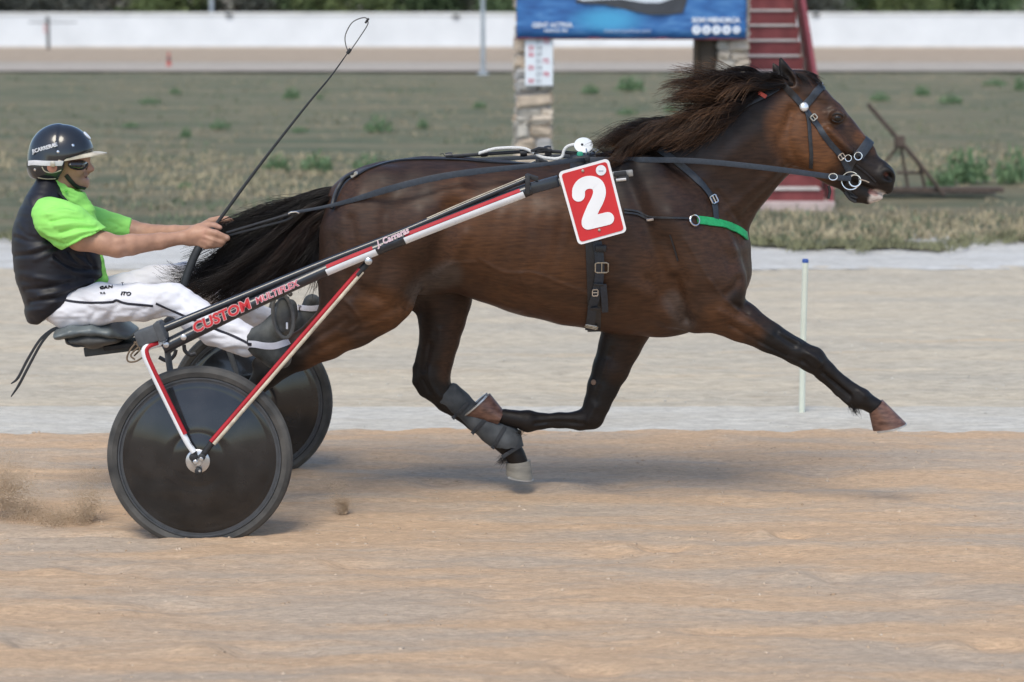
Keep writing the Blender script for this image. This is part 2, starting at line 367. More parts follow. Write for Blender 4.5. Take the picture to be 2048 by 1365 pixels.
y_sand, y_strip, y_pale, y_edge, y_grass, y_far1, y_far2 = gy(861), gy(800), gy(522), gy(480), gy(145), gy(127), gy(97)
o = link('ground', [(-1500,-400,-.12), (1500,-400,-.12), (1500,2500,-.12), (-1500,2500,-.12)], [(0,1,2,3)], M_base)
struct(o, 'bare earth ground running out to the horizon', 'ground')
def sheet(name, m, y0, y1, z, x0, x1, nx, ny, hfun=None, edge=None):
    xs = np.linspace(x0, x1, nx); ys = np.linspace(0, 1, ny); X, T = np.meshgrid(xs, ys, indexing='ij')
    a = np.full(nx, y0) if edge is None else y0+edge(xs)[0]; b = np.full(nx, y1) if edge is None else y1+edge(xs)[1]
    Yv = a[:, None]+(b-a)[:, None]*T; Z = np.full_like(X, z) if hfun is None else z+hfun(X, Yv)
    V = np.stack([X, Yv, Z], 2).reshape(-1, 3); i, j = np.meshgrid(np.arange(nx-1), np.arange(ny-1), indexing='ij')
    f = np.stack([i*ny+j, (i+1)*ny+j, (i+1)*ny+j+1, i*ny+j+1], 2).reshape(-1, 4)
    return link(name, V, f, m, None, True)
def sand_h(X, Y):
    h = .018*vnoise(X*1.1, Y*2.6, 1)+.016*vnoise(X*3.1+9, Y*7, 2)+.008*vnoise(X*7, Y*17, 3)+.006*vnoise(X*19, Y*30, 4)+.003*vnoise(X*45, Y*60, 5)
    for (cx, cy, a, b, d) in HOOF:                      # hoof scrapes: a hollow with a raised far rim
        q = ((X-cx)/a)**2+((Y-cy)/b)**2; h = h - d*2.2*np.exp(-q*1.5) + d*1.6*np.exp(-(((X-cx+a*.9)/(a*.8))**2+((Y-cy)/(b*1.1))**2)*1.5)
    for (wx, wy) in WHEELS:                              # the ruts the two tyres press
        h = h - .026*np.exp(-((Y-wy)/.034)**2)*(X < wx+.16) + .003*np.exp(-((np.abs(Y-wy)-.06)/.03)**2)*(X < wx+.1)
    return h
HOOF = [(*G(px, py)[:2], a, b, d) for px, py, a, b, d in ((1575,1072,.10,.06,.016),(1310,1096,.12,.05,.014),(1670,1155,.14,.06,.013),(520,1300,.2,.07,.018),(1170,1340,.15,.06,.017),(190,1140,.14,.06,.015),
   (1420,1260,.22,.07,.012),(870,970,.15,.09,.012),(1210,975,.16,.09,.012),(720,1130,.16,.06,.010),(1640,945,.2,.08,.014),(1990,1290,.14,.06,.016),(340,1215,.2,.06,.010),(1000,1190,.2,.06,.010),(1830,1190,.16,.05,.011),(60,1290,.12,.05,.013))]
WHEELS = [(float(P(400, 915, -.65)[0]), -.65), (float(P(505, 812, .65)[0]), .65)]
o = sheet('sand_track', M_sand, -2.9, y_sand, 0, -3.4, 3.4, 420, 330, sand_h, lambda x: (0*x, .05*vnoise(x*3, x*0+1, 6)+.05*vnoise(x*9, x*0, 8)))
struct(o, 'loose orange sand of the racing track under the horse', 'track')
o = link('sand_verge', [(-200,-60,-.022), (200,-60,-.022), (200,y_sand,-.022), (-200,y_sand,-.022)], [(0,1,2,3)], M_sand); struct(o, 'orange sand track carrying on beyond the harrowed part', 'track')
relief = lambda a: (lambda X, Y: a*vnoise(X*2, Y*5, 21)+a*vnoise(X*7, Y*16, 22)+a*.6*vnoise(X*20, Y*40, 23))
o = sheet('limestone_strip', M_strip, y_sand-.2, y_strip, -.036, -6, 6, 260, 40, relief(.008)); struct(o, 'whitish crushed limestone strip along the edge of the sand', 'strip')
o = sheet('pale_track', M_pale, y_strip-.3, y_pale, -.052, -9, 9, 260, 130, relief(.016)); struct(o, 'pale beige outer track behind the limestone strip', 'track')
M_gedge = mat('white_gravel', (.66,.64,.61)); sand_nodes(M_gedge, (.63,.62,.585), (.56,.545,.50), (.68,.675,.64), .3, 1.2, 30)
o = sheet('gravel_edge', M_gedge, y_pale-.15, y_edge+.9, -.049, -12, 12, 240, 24, relief(.012)); struct(o, 'white gravel edge between the pale track and the grass', 'gravel')
gedge = lambda x: (.75*vnoise(x*.9, x*0+3, 31)+.6*vnoise(x*3.2, x*0, 32)+.35*vnoise(x*9, x*0, 33) - .11*(x-1) , 0*x)
o = sheet('grass_field', M_grass, y_edge, y_far1+4, -.030, -34, 34, 240, 200, lambda X, Y: .05*vnoise(X*.5, Y*.7, 41)+.03*vnoise(X*2, Y*2, 42), gedge); struct(o, 'dry patchy grass field inside the race track', 'grass')
o = sheet('far_track_edge', M_farp, y_grass, y_far1+.5, .035, -60, 60, 60, 4); struct(o, 'pale sand margin of the far straight', 'track')
o = sheet('far_track', M_far, y_far1, y_far2+3, .040, -60, 60, 60, 4); struct(o, 'brown sand of the far straight below the white wall', 'track')

# sand clods and pebbles lying on the near track
def scatter_chips(name, n, m, x0, x1, y0, y1, s0, s1, z=0.004, hf=None, label='', cat=''):
    V = []; 
    x = rng.uniform(x0, x1, n); y = rng.uniform(y0, y1, n); s = s0*(s1/s0)**(rng.random(n)**2.5); zz = (hf(x, y) if hf is not None else x*0)+z
    base = np.array([(1,0,0), (-.5,.86,0), (-.5,-.86,0), (0,0,1), (0,0,-1)]); fb = np.array([(0,1,3), (1,2,3), (2,0,3), (1,0,4), (2,1,4), (0,2,4)])
    a = rng.uniform(0, 6.28, n); R = np.stack([np.stack([np.cos(a), -np.sin(a)], 1), np.stack([np.sin(a), np.cos(a)], 1)], 1)
    b = base[None]*(s[:, None, None])*rng.uniform(.5, 1.2, (n, 5, 3))*np.array([1.5, 1.0, .6]); b[:, :, :2] = np.einsum('nij,nkj->nki', R, b[:, :, :2])
    V = b + np.stack([x, y, zz], 1)[:, None]; f = fb[None]+5*np.arange(n)[:, None, None]
    o = link(name, V.reshape(-1, 3), f.reshape(-1, 3), m); tag(o, label, cat, kind='stuff'); return o
M_clod = mat('sand_clod', (.48,.32,.19), .95, .3, 4, col2=(.62,.5,.38))
scatter_chips('sand_clods', 9500, M_clod, -3.3, 3.3, -2.8, y_sand, .0018, .013, -.001, sand_h, 'small clods and grains lying on the orange sand', 'clods')
scatter_chips('limestone_chips', 1100, mat('chip', (.55,.53,.48), .9, .25, 5), -4, 4, y_sand, y_strip+4, .003, .009, -.035, None, 'pale limestone chips strewn on the strip and outer track', 'gravel')

# clods thrown up by wheel and hooves
def spray(name, centres, n, m, label):
    V = []; fb = np.array([(0,1,2), (0,2,3), (0,3,1), (1,3,2)]); k = 0; Fs = []
    for (px, py, Y, wx, wz, lean) in centres:
        c = P(px, py, Y)
        for _ in range(n):
            t = random.random()**1.4; z = t*wz; x = random.gauss(0, wx*(.22+.5*t))+lean*t; y = random.gauss(0, wx*.4); s = random.uniform(.0009, .0036)*(1.25-.7*t)
            p = c+np.array([x, y, z]); R = rng.normal(0, 1, (4, 3)); R /= np.linalg.norm(R, axis=1)[:, None]
            V.append(p+R*s); Fs.append(fb+4*k); k += 1
    o = link(name, np.vstack(V), np.vstack(Fs), m); tag(o, label, 'sand spray', kind='stuff'); return o
spray('flying_sand', [(685,1026,-.25,.05,.14,-.03),(690,1026,-.25,.02,.06,0)], 1800, mat('dust_sand', (.66,.49,.33), .95, .1, 4, col2=(.72,.56,.40)), 'little plume of sand kicked up in front of the wheel')
spray('flying_sand', [(50,1032,-.35,.17,.22,-.12),(168,1042,-.4,.09,.22,.04),(5,1015,-.3,.15,.28,-.05),(115,1044,-.4,.14,.06,0),(10,985,-.35,.16,.18,-.05)], 6500, mat('dust_sand', (.66,.49,.33), .95, .1, 4, col2=(.72,.56,.40)), 'sand thrown up behind the sulky wheel')

# ------------------------------------------------------------------ grass tufts, weeds
def blades(n, pos, h, w, lean=.5, seed=1):
    r = np.random.default_rng(seed); a = r.uniform(0, 6.28, n); hh = h*r.uniform(.5, 1.2, n); d = np.stack([np.cos(a), np.sin(a), 0*a], 1); l = r.normal(0, lean, (n, 2))*hh[:, None]
    p0 = pos-d*w/2; p1 = pos+d*w/2; mid = pos+np.stack([l[:, 0]*.4, l[:, 1]*.4, hh*.6], 1); tip = pos+np.stack([l[:, 0], l[:, 1], hh], 1)
    V = np.stack([p0, p1, mid+d*w*.3, mid-d*w*.3, tip], 1).reshape(-1, 3); f = []
    b = 5*np.arange(n); f4 = np.stack([b, b+1, b+2, b+3], 1); f3 = np.stack([b+3, b+2, b+4, b+4], 1); return V, f4, f3
def grass_patch(name, n, m, ylo, yhi, h, w, seed, label, clump=True):
    r = np.random.default_rng(seed); y = ylo+(yhi-ylo)*r.random(n)**1.6; x = r.uniform(-1, 1, n)*(y+9.65)*.235
    keep = vnoise(x*.35+seed, y*.35, 50+seed) > -.05+.25*r.random(n)-.1; x, y = x[keep], y[keep]; nb = 5
    X = np.repeat(x, nb)+r.normal(0, .05, len(x)*nb); Y = np.repeat(y, nb)+r.normal(0, .05, len(x)*nb)
    V, f4, f3 = blades(len(X), np.stack([X, Y, X*0-.02], 1), h, w, .6, seed)
    fs = [tuple(q) for q in f4.tolist()]+[tuple(q[:3]) for q in f3.tolist()]
    o = link(name, V.tolist(), fs, m); tag(o, label, 'grass', kind='stuff'); return o
grass_patch('dry_grass', 5200, mat('straw', (.32,.27,.18), .9, .3, 3), y_edge+.3, y_far1, .055, .016, 3, 'short straw coloured dry grass covering the infield')
grass_patch('straw_grass', 3600, mat('pale_straw', (.44,.37,.235), .9, .25, 3), y_edge+.2, gy(300), .07, .014, 13, 'pale straw grass thick along the near side of the infield')
grass_patch('green_grass', 2600, mat('green_blade', (.13,.165,.095), .85, .3, 3), y_edge+.2, y_far1, .07, .018, 5, 'thin green grass coming up through the dry infield')
def bush_mesh(seed, n=260):
    r = np.random.default_rng(seed); p = r.normal(0, 1, (n, 3)); p /= np.linalg.norm(p, axis=1)[:, None]; p *= (r.random(n)**.4)[:, None]; p[:, 2] = np.abs(p[:, 2])*(.6+.5*r.random(n))
    p[:, 0] *= 1+.3*np.sin(p[:, 2]*5+seed); d = r.normal(0, 1, (n, 3)); d[:, 2] = np.abs(d[:, 2])+.6; d /= np.linalg.norm(d, axis=1)[:, None]; s = np.cross(d, r.normal(0, 1, (n, 3))); s /= np.linalg.norm(s, axis=1)[:, None]
    L = .18+.2*r.random(n); W = .035+.03*r.random(n)
    V = np.stack([p-d*L[:, None]*.3, p+s*W[:, None], p+d*L[:, None], p-s*W[:, None]], 1).reshape(-1, 3); f = np.arange(4*n).reshape(-1, 4); return V, f
BM = []
for k in range(3):
    v, f = bush_mesh(60+k); o = link('weed_bush', v, f, mat('weed_leaf', (.10,.19,.085), .8, .3, 2, col2=(.18,.28,.14))); BM.append(o.data); bpy.data.objects.remove(o)
for i, (px, py, w, h) in enumerate(((555,335,34,26),(632,340,40,34),(738,338,36,28),(584,196,24,20),(350,186,15,10),(440,256,24,16),(372,272,16,18),(260,252,20,8),(757,262,32,28),(640,196,10,8),(845,255,14,18),
   (600,262,20,10),(1262,180,40,26),(1180,185,22,16),(1255,228,26,12),(1845,190,22,18),(1900,205,30,16),(1760,200,24,16),(1935,360,62,58),(1880,372,36,36),(2030,362,48,62),(2040,180,16,26),(370,375,18,14),(300,205,26,10),(960,215,20,12),(1340,222,16,12),(1990,170,30,12),(1450,205,22,12))):
    o = bpy.data.objects.new('weed_bush', BM[i % 3]); COL.objects.link(o); c = G(px, py); s = S(c[1]); o.location = (c[0], c[1], -.02); o.scale = (w*s, w*s*.9, h*s*1.15); o.rotation_euler.z = i*2.1
    if py > 350 and px > 1800: tag(o, 'large bright green weed clump behind the rusty drag frame', 'weed', 'weeds on the infield')
    else: tag(o, 'small green weed clump growing on the dry grass infield', 'weed', 'weeds on the infield')
# plain tufts along the ragged grass edge
xs = rng.uniform(-4.6, 4.6, 900); ye = y_edge+gedge(xs)[0]+rng.normal(0, .15, 900)
X = np.repeat(xs, 6)+rng.normal(0, .03, 5400); Y = np.repeat(ye, 6)+rng.normal(0, .05, 5400); V, f4, f3 = blades(5400, np.stack([X, Y, 0*X-.02], 1), .07, .014, .7, 77)
o = link('edge_grass', V.tolist(), [tuple(q) for q in f4.tolist()]+[tuple(q[:3]) for q in f3.tolist()], mat('edge_blade', (.2,.2,.11), .9, .3, 3)); tag(o, 'ragged tufts where the dry grass meets the white gravel', 'grass', kind='stuff')

# ------------------------------------------------------------------ far wall, trees, poles
M_white = mat('whitewash', (.72,.75,.78), .85, .06, .8, col2=(.78,.81,.84))
yw = gy(99); HW = float(P(1024, 27, yw)[2])
w = thing('boundary_wall', 'long white boundary wall along the far straight', 'wall', (0, yw, 0))
MB().box((0, yw+.15, HW/2-.1), (90, .3, HW-.1+.2)).build('wall_face', M_white, w)
MB().box((0, yw+.15, HW-.02), (90, .38, .1)).build('coping', mat('coping', (.74,.75,.74), .9, .12, 1.5), w)
MB().box((0, yw-.02, .04), (90, .1, .16)).build('plinth', mat('plinth', (.55,.50,.45), .9, .15, 1.2), w)
def leafcloud(seed, n, rx, rz, z0, size):
    r = np.random.default_rng(seed); cl = r.normal(0, 1, (26, 3)); cl /= np.linalg.norm(cl, axis=1)[:, None]; cl *= (r.random(26)**.35)[:, None]*np.array([rx, rx, rz]); cl[:, 2] += z0+rz
    k = r.integers(0, 26, n); p = cl[k]+r.normal(0, 1, (n, 3))*np.array([.42, .42, .36])*rx*.5; p[:, 2] = np.maximum(p[:, 2], .15+r.random(n)*.5)
    d = r.normal(0, 1, (n, 3)); d /= np.linalg.norm(d, axis=1)[:, None]; s = np.cross(d, r.normal(0, 1, (n, 3))); s /= np.linalg.norm(s, axis=1)[:, None]; L = size*r.uniform(.6, 1.3, n)[:, None]
    V = np.stack([p-d*L, p+s*L*.45, p+d*L, p-s*L*.45], 1).reshape(-1, 3); return V, np.arange(4*n).reshape(-1, 4), cl
TREES = {}
for kind, (m, sz, n) in {'pine': (mat('pine_leaf', (.06,.105,.045), .8, .4, .7, col2=(.14,.21,.09)), .11, 7000), 'olive': (mat('olive_leaf', (.075,.085,.07), .8, .3, .7, col2=(.14,.15,.125)), .10, 6000), 'scrub': (mat('scrub_leaf', (.08,.13,.04), .8, .35, .7, col2=(.21,.25,.09)), .10, 6000)}.items():
    v, f, cl = leafcloud(hash(kind) % 7+3 if False else {'pine': 3, 'olive': 8, 'scrub': 5}[kind], n, 1.7, 1.7, .25, sz); c = link('crown', v, f, m); mb = MB()
    mb.tube([(0,0,-.3), (.06,.02,.9), (.0,.05,2.0), (.1,0,3.2)], [.17,.13,.10,.04], 8)
    for q in cl[:9]: mb.tube([(.03,.03,1.0+.12*abs(q[0])), (q[0]*.5, q[1]*.5, .8+q[2]*.4), q], [.06, .045, .015], 5)
    t = mb.build('trunk', mat('bark', (.10,.075,.055), .95, .3, 6, .02), None, True); TREES[kind] = (c.data, t.data); bpy.data.objects.remove(c); bpy.data.objects.remove(t)
tl = {'pine': 'dark green tree growing behind the white wall', 'olive': 'grey green olive like tree growing behind the white wall', 'scrub': 'yellowish green bushy tree growing behind the white wall'}
seq = ['olive','olive','olive','scrub','olive','pine','scrub','pine','olive','pine','olive','scrub','pine','olive','pine','scrub','pine','scrub','pine','pine']
for i in range(18):
    x = -21.8+i*2.55+random.uniform(-.5, .5); y = yw+3.2+(i % 3)*1.6; kd = seq[i]
    t = thing('tree', tl[kd], 'tree', (x, y, -.1), 'trees behind the white wall'); t.rotation_euler.z = i*1.3; s = random.uniform(.9, 1.25); t.scale = (s, s, s*(.95 if i > 2 else .75))
    for nm, me in zip(('crown', 'trunk'), TREES[kd]): o = bpy.data.objects.new(nm, me); COL.objects.link(o); o.parent = t
M_galv = mat('galvanised', (.42,.46,.50), .45, .12, 4, metal=.4)
def pole(px, py, w_px, top_px, label, Y=None, name='lamp_post'):
    c = G(px, py) if Y is None else np.array([P(px, py, Y)[0], Y, 0]); s = S(c[1]); t = thing(name, label, 'post', c); r = w_px*s/2
    MB().tube([c+(0,0,-.2), c+(0,0,3.0), c+(0,0,6.5)], [r, r*.9, r*.6], 14).build('shaft', M_galv, t, True)
    MB().box(c+np.array((0,0,.02)), (r*5, r*5, .06), bev=.01).build('base_plate', M_galv, t); return t
pole(966, 150, 9, 0, 'tall grey metal lamp post at the edge of the infield')
pole(424, 60, 10, 0, 'grey metal pole rising behind the white wall', yw+1.2)
c = G(97, 101); s = S(c[1]); t = thing('marker_pole', 'dark thin pole with a cross arm in front of the white wall', 'pole', c)
MB().tube([c+(0,0,-.1), c+(0,0,66*s)], 3.5*s, 8).build('shaft', mat('dark_steel', (.09,.09,.09), .7, .2, 8), t, True)
MB().box(c+np.array((10*s, -.03, 55*s)), (95*s, .04, 2.2*s)).build('cross_arm', MATS['dark_steel'], t)
for k in range(2): MB().box(c+np.array((-5*s, -.05, (47-9*k)*s)), (7*s, .03, 6*s), bev=.01).build('plate', mat('pink_plate', (.6,.35,.35), .7), t)
c = G(338, 135); s = S(c[1]); t = thing('traffic_cone', 'faded red cone standing beside the far straight', 'cone', c)
MB().lathe(c, (0,0,1), [(6*s,.0), (5.2*s,3*s), (3.6*s,12*s), (2*s,26*s), (1.2*s,31*s)], 16).build('body', mat('cone_red', (.45,.08,.06), .7, .2, 6), t, True)
MB().lathe(c+np.array((0,0,13*s)), (0,0,1), [(3.9*s,0), (3.1*s,8*s)], 16).build('band', mat('cone_dark', (.12,.07,.08), .7), t, True)
MB().box(c+np.array((0,0,.01)), (15*s, 15*s, 2*s)).build('base', MATS['cone_red'], t)
for px, py in ((912,33),(1632,30),(458,31)):
    p = P(px, py, yw-.04); MB().box(p, (14*S(yw), .1, 6*S(yw)), bev=.02).build('wall_bracket', MATS['dark_steel'], w)

# ------------------------------------------------------------------ judges' stand: stone pillars, banner, board, stairs
M_stone = [mat('stone_a', (.52,.45,.37), .9, .25, 9, .012, 25), mat('stone_b', (.45,.42,.37), .9, .25, 9, .012, 25), mat('stone_c', (.50,.41,.32), .9, .25, 9, .012, 25), mat('stone_d', (.38,.37,.36), .9, .2, 9, .01, 25)]
YP = float(G(1024, 402)[1]); sp = S(YP)
def pillar(x0, x1, label, seed, top=-420, mort=(.42,.40,.37), toned=False):
    r = random.Random(seed); a = P(x0, 300, YP); b = P(x1, 300, YP); W = b[0]-a[0]; cx = (a[0]+b[0])/2; H = P(1024, top, YP)[2]
    t = thing('stone_pillar', label, 'pillar', (cx, YP+W/2, 0)); MB().box((cx, YP+W/2+.01, H/2-.1), (W-.05, W-.05, H+.2)).build('mortar_core', mat('mortar'+str(seed), mort, .95, .2, 7, .01), t)
    z = .0; k = 0
    while z < H-.05:
        h = r.uniform(.08, .16); x = cx-W/2
        cuts = [0, r.uniform(.32, .68), 1] if r.random() < .75 else [0, 1]
        for face in (0, 1):
            for u, v in zip(cuts[:-1], cuts[1:]):
                mb = MB(); w2 = (v-u)*W*r.uniform(.86, .97); hh = h*r.uniform(.68, .95); ang = r.uniform(-.10, .10); R = [[math.cos(ang), 0, math.sin(ang)], [0, 1, 0], [-math.sin(ang), 0, math.cos(ang)]]
                xc = cx-W/2+(u+v)/2*W
                if face == 0: mb.box((xc, YP+.045+r.uniform(-.015, .02), z+h/2), (w2, .12, hh), R, bev=.022)
                else: mb.box((cx-W/2+.05+r.uniform(-.012, .012), YP+W*(u+v)/2+.06, z+h/2+r.uniform(-.02,.02)), (.12, w2*.8, hh), None, bev=.022)
                for i in range(len(mb.v)): q = mb.v[i]; mb.v[i] = (q[0]+r.gauss(0, .011), q[1]+r.gauss(0, .010), q[2]+r.gauss(0, .012))
                mb.build('stone', M_stone[r.choice([0, 1, 1, 2, 3] if not toned else [0, 1, 0])], t)
        z += h
    return t
pillar(1031, 1106, 'rough stone pillar behind the horse carrying the white results sheet', 4)
pillar(1432, 1497, 'pale stone pillar next to the red stairs', 9, toned=True)
c = P(1410, 300, YP+.12); t = thing('timber_post', 'dark weathered timber post beside the pale stone pillar', 'post', (c[0], c[1], 0)); H = P(1400, 60, YP)[2]; W = 40*sp
mb = MB(); mb.box((c[0], c[1], H/2-.1), (W, .2, H+.25), bev=.02); mb.build('post', mat('old_timber', (.055,.042,.03), .9, .4, 5, .015, 18, (6,6,.6)), t)
MB().box((P(1396, 95, YP)[0], c[1]-.02, P(1396, 240, YP)[2]), (14*sp, .16, 320*sp), bev=.015).build('side_board', mat('old_timber_warm', (.085,.06,.038), .9, .4, 5, .015, 18, (6,6,.6)), t)
# banner
YB = YP-.12; bl, br = P(1033, 76, YB), P(1492, 77, YB); zb = bl[2]; zt = zb+1.05
t = thing('banner', 'blue printed banner with a boat on the sea hung between the pillars', 'banner', ((bl[0]+br[0])/2, YB, zb))
def banner_mat():
    m = bpy.data.materials.new('banner_print'); m.use_nodes = True; N = m.node_tree.nodes; L = m.node_tree.links; b = N['Principled BSDF']; b.inputs['Roughness'].default_value = .55
    tc = N.new('ShaderNodeTexCoord'); mp = N.new('ShaderNodeMapping'); L.new(tc.outputs['Object'], mp.inputs[0]); mp.inputs['Scale'].default_value = (2.2, 1, 9)
    n = N.new('ShaderNodeTexNoise'); n.inputs['Scale'].default_value = 1.6; n.inputs['Detail'].default_value = 5; n.inputs['Distortion'].default_value = .8; L.new(mp.outputs[0], n.inputs['Vector'])
    r = N.new('ShaderNodeValToRGB'); e = r.color_ramp.elements; e[0].position = .33; e[0].color = (.02,.085,.27,1); e[1].position = .72; e[1].color = (.085,.24,.50,1); q = r.color_ramp.elements.new(.52); q.color = (.035,.15,.40,1); L.new(n.outputs['Fac'], r.inputs[0])
    # turquoise glow of shallow water under the hull: printed colour
    sx = N.new('ShaderNodeSeparateXYZ'); L.new(tc.outputs['Object'], sx.inputs[0])
    vs = N.new('ShaderNodeVectorMath'); vs.operation = 'SUBTRACT'; L.new(tc.outputs['Object'], vs.inputs[0]); vs.inputs[1].default_value = tuple(P(1215, 40, YB))
    vm = N.new('ShaderNodeVectorMath'); vm.operation = 'MULTIPLY'; vm.inputs[1].default_value = (2.6, 0, 7); L.new(vs.outputs[0], vm.inputs[0]); ln = N.new('ShaderNodeVectorMath'); ln.operation = 'LENGTH'; L.new(vm.outputs[0], ln.inputs[0])
    mr = N.new('ShaderNodeMapRange'); mr.inputs[1].default_value = 1.25; mr.inputs[2].default_value = .2; L.new(ln.outputs[1], mr.inputs[0]); mr.interpolation_type = 'SMOOTHSTEP'
    x = N.new('ShaderNodeMix'); x.data_type = 'RGBA'; L.new(mr.outputs[0], x.inputs[0]); L.new(r.outputs[0], x.inputs[6]); x.inputs[7].default_value = (.06,.34,.60,1); L.new(x.outputs[2], b.inputs['Base Color']); return m
nx = 40; V = []; Fq = []
for i in range(nx+1):
    for j in range(12):
        u = i/nx; v = j/11; V.append((bl[0]+(br[0]-bl[0])*u, YB+.010*math.sin(u*23)*(1-v)+.006*math.sin(u*61+v*5), zb+(zt-zb)*v + (br[2]-bl[2])*u*(1-v)))
Fq = [(i*12+j, (i+1)*12+j, (i+1)*12+j+1, i*12+j+1) for i in range(nx) for j in range(11)]
sheet_o = link('sheet', V, Fq, banner_mat(), t, True); md = sheet_o.modifiers.new('thick', 'SOLIDIFY'); md.thickness = .004; md.offset = 1
MB().tube([bl+(-.02,.012,-.006), br+(.02,.012,-.006)], .010, 8).build('bottom_rail', mat('maroon_steel', (.20,.045,.06), .6, .15, 8), t, True)
M_print = mat('white_print', (.72,.77,.84), .6, .03, 8); X = (1,0,0); Z = (0,0,1); yt = YB-.022
hull = [(1150,6),(1210,10),(1262,22),(1300,30),(1340,30),(1366,26),(1372,8),(1376,-6),(1350,-8),(1310,2),(1240,-2),(1160,-8)]
MB().prism([P(x, y, yt+.004) for x, y in hull], (0,.002,0)).build('boat_print', mat('hull_print', (.045,.05,.06), .6, .25, 6), t)
MB().prism([P(x, y, yt+.002) for x, y in [(1130,-12),(1165,2),(1240,-2),(1290,6),(1320,6),(1350,-4),(1350,-40),(1130,-40)]], (0,.0015,0)).build('sail_print', mat('sail_print', (.62,.68,.76), .6, .12, 3), t)
def ptext(s, px, py, hpx, mm=M_print, b=0., al='LEFT', sx=1.): return text_mesh('lettering', s, hpx*sp/.69, P(px, py, yt), X, Z, mm, t, b, align=al, sx=sx)
ptext('GENT ACTIVA', 1064, 55, 9, b=.002, sx=.95); ptext('menorca viva', 1088, 64, 6, b=.001)
ptext('menorcaonline.com', 1208, 65.5, 8, mat('pale_print', (.42,.52,.70), .6, .03, 8), sx=1.0)
ptext('SOM MENORCA', 1384, 45, 9, b=.003, sx=1.0)
for k, r in enumerate((9,9,9,9,7.5)):
    q = P(1393+20*k, 60, yt); MB().lathe(q, (0,-1,0), [(r*sp, 0), (r*sp, .002)], 24).build('round_icon', M_print, t)
for k, s_ in enumerate('fytnv'): text_mesh('icon_mark', s_, 11*sp, P(1393+20*k, 63, yt-.003), X, Z, mat('icon_blue', (.03,.12,.33), .6), t, .001, align='CENTER')
# results sheet
q0, q1 = P(1050, 172, YP-.07), P(1106, 70, YP-.07); t = thing('results_sheet', 'white sheet of results with red and grey figures on the stone pillar', 'sheet', ((q0[0]+q1[0])/2, q0[1], q0[2]))
MB().box(((q0[0]+q1[0])/2, q0[1], (q0[2]+q1[2])/2), (q1[0]-q0[0], .012, q1[2]-q0[2]), bev=.003).build('board', mat('sheet_white', (.72,.77,.82), .7, .04, 6), t)
hk = MB(); hk.tube([P(1062, 70, YP-.07), P(1068, 64, YP-.07), P(1085, 63, YP-.07), P(1096, 70, YP-.07)], .006, 6); hk.build('hanger', MATS['dark_steel'], t)
for row, (cols_) in enumerate(((1,2),(0,1),(0,1),(1,2),(0,1),(1,2),(0,1))):
    y = 84+13.2*row
    for cc in cols_:
        txt = ('2','5','7')[cc] + str((row*3+cc) % 9); red = cc != 1
        text_mesh('figures', txt, 12*sp, P((1062,1078,1092)[cc], y+3, YP-.0785), X, Z, mat('print_red', (.55,.08,.14), .7) if red else mat('print_grey', (.28,.31,.35), .7), t, .0015, align='CENTER')
# red stairs
M_red = mat('red_paint', (.165,.026,.029), .55, .28, 5, .004, 30, col2=(.22,.05,.05)); M_nose = mat('tread_white', (.50,.46,.43), .7, .2, 8)
a = P(1521, 408, YP-.55); b = P(1655, 408, YP-.55); W = b[0]-a[0]; cx = (a[0]+b[0])/2; y0 = float(a[1]); n = 17; rise, run = .158, .235
t = thing('red_staircase', 'dark red stairs with pale tread edges climbing the judges stand', 'stairs', (cx, y0, 0))
for i in range(n):
    y = y0+i*run; z = i*rise
    st = MB().box((cx-.02, y+run/2+.03, z+rise/2-.01), (W-.03, run+.06, rise)).build('step', M_red, t)
    MB().box((cx-.03, y+.10, z+rise+.004), (W-.09, .24, .022), bev=.006).build('tread', M_nose, st)
top = (y0+n*run, n*rise)
for sgn, nm in ((1, 'side_stringer'), (-1, 'side_stringer')):
    xs = cx+sgn*(W/2+.012); poly = [(xs, y0-.03, -.05), (xs, y0-.03, .17), (xs, y0+.05, .34), (xs, top[0], top[1]+.30), (xs, top[0], top[1]-.1), (xs, y0+.45, -.05)]
    MB().prism(poly, (.045*sgn, 0, 0)).build(nm, mat('red_edge', (.21,.045,.052), .5, .15, 6), t)
MB().box((cx, y0+.3, .0), (W+.1, 1.0, .09)).build('base_slab', mat('slab_pink', (.50,.40,.38), .9, .2, 6), t)

# drag harrow frame on the grass
M_rust = mat('rusty_iron', (.085,.062,.05), .85, .35, 14, .004, 40); YH = float(G(1900, 392)[1])
t = thing('drag_frame', 'rusty iron drag frame with a slanting bar lying on the grass', 'frame', P(1860, 392, YH)); H_ = lambda x, y, d=0: P(x, y, YH+d)
MB().tube([H_(1736, 209), H_(1838, 327), H_(1888, 390)], [.022, .026, .02], 8).build('slanting_bar', M_rust, t, True)
MB().box((H_(1885, 381)[0], YH+.1, H_(1885, 381)[2]), (250*S(YH), .14, .05), bev=.008).build('beam', M_rust, t)
MB().box((H_(1850, 391)[0], YH+.25, H_(1850, 391)[2]), (300*S(YH), .08, .03), bev=.008).build('runner', mat('grey_iron', (.16,.15,.15), .8, .3, 12), t)
for p, q in (((1800,283),(1816,376)), ((1838,326),(1850,376)), ((1794,346),(1842,346)), ((1800,288),(1766,330))): MB().tube([H_(*p, .02), H_(*q, .06)], .016, 6).build('brace', M_rust, t, True)
MB().box(H_(1799, 283, .0), (20*S(YH), .06, 22*S(YH)), bev=.01).build('bracket', M_rust, t)
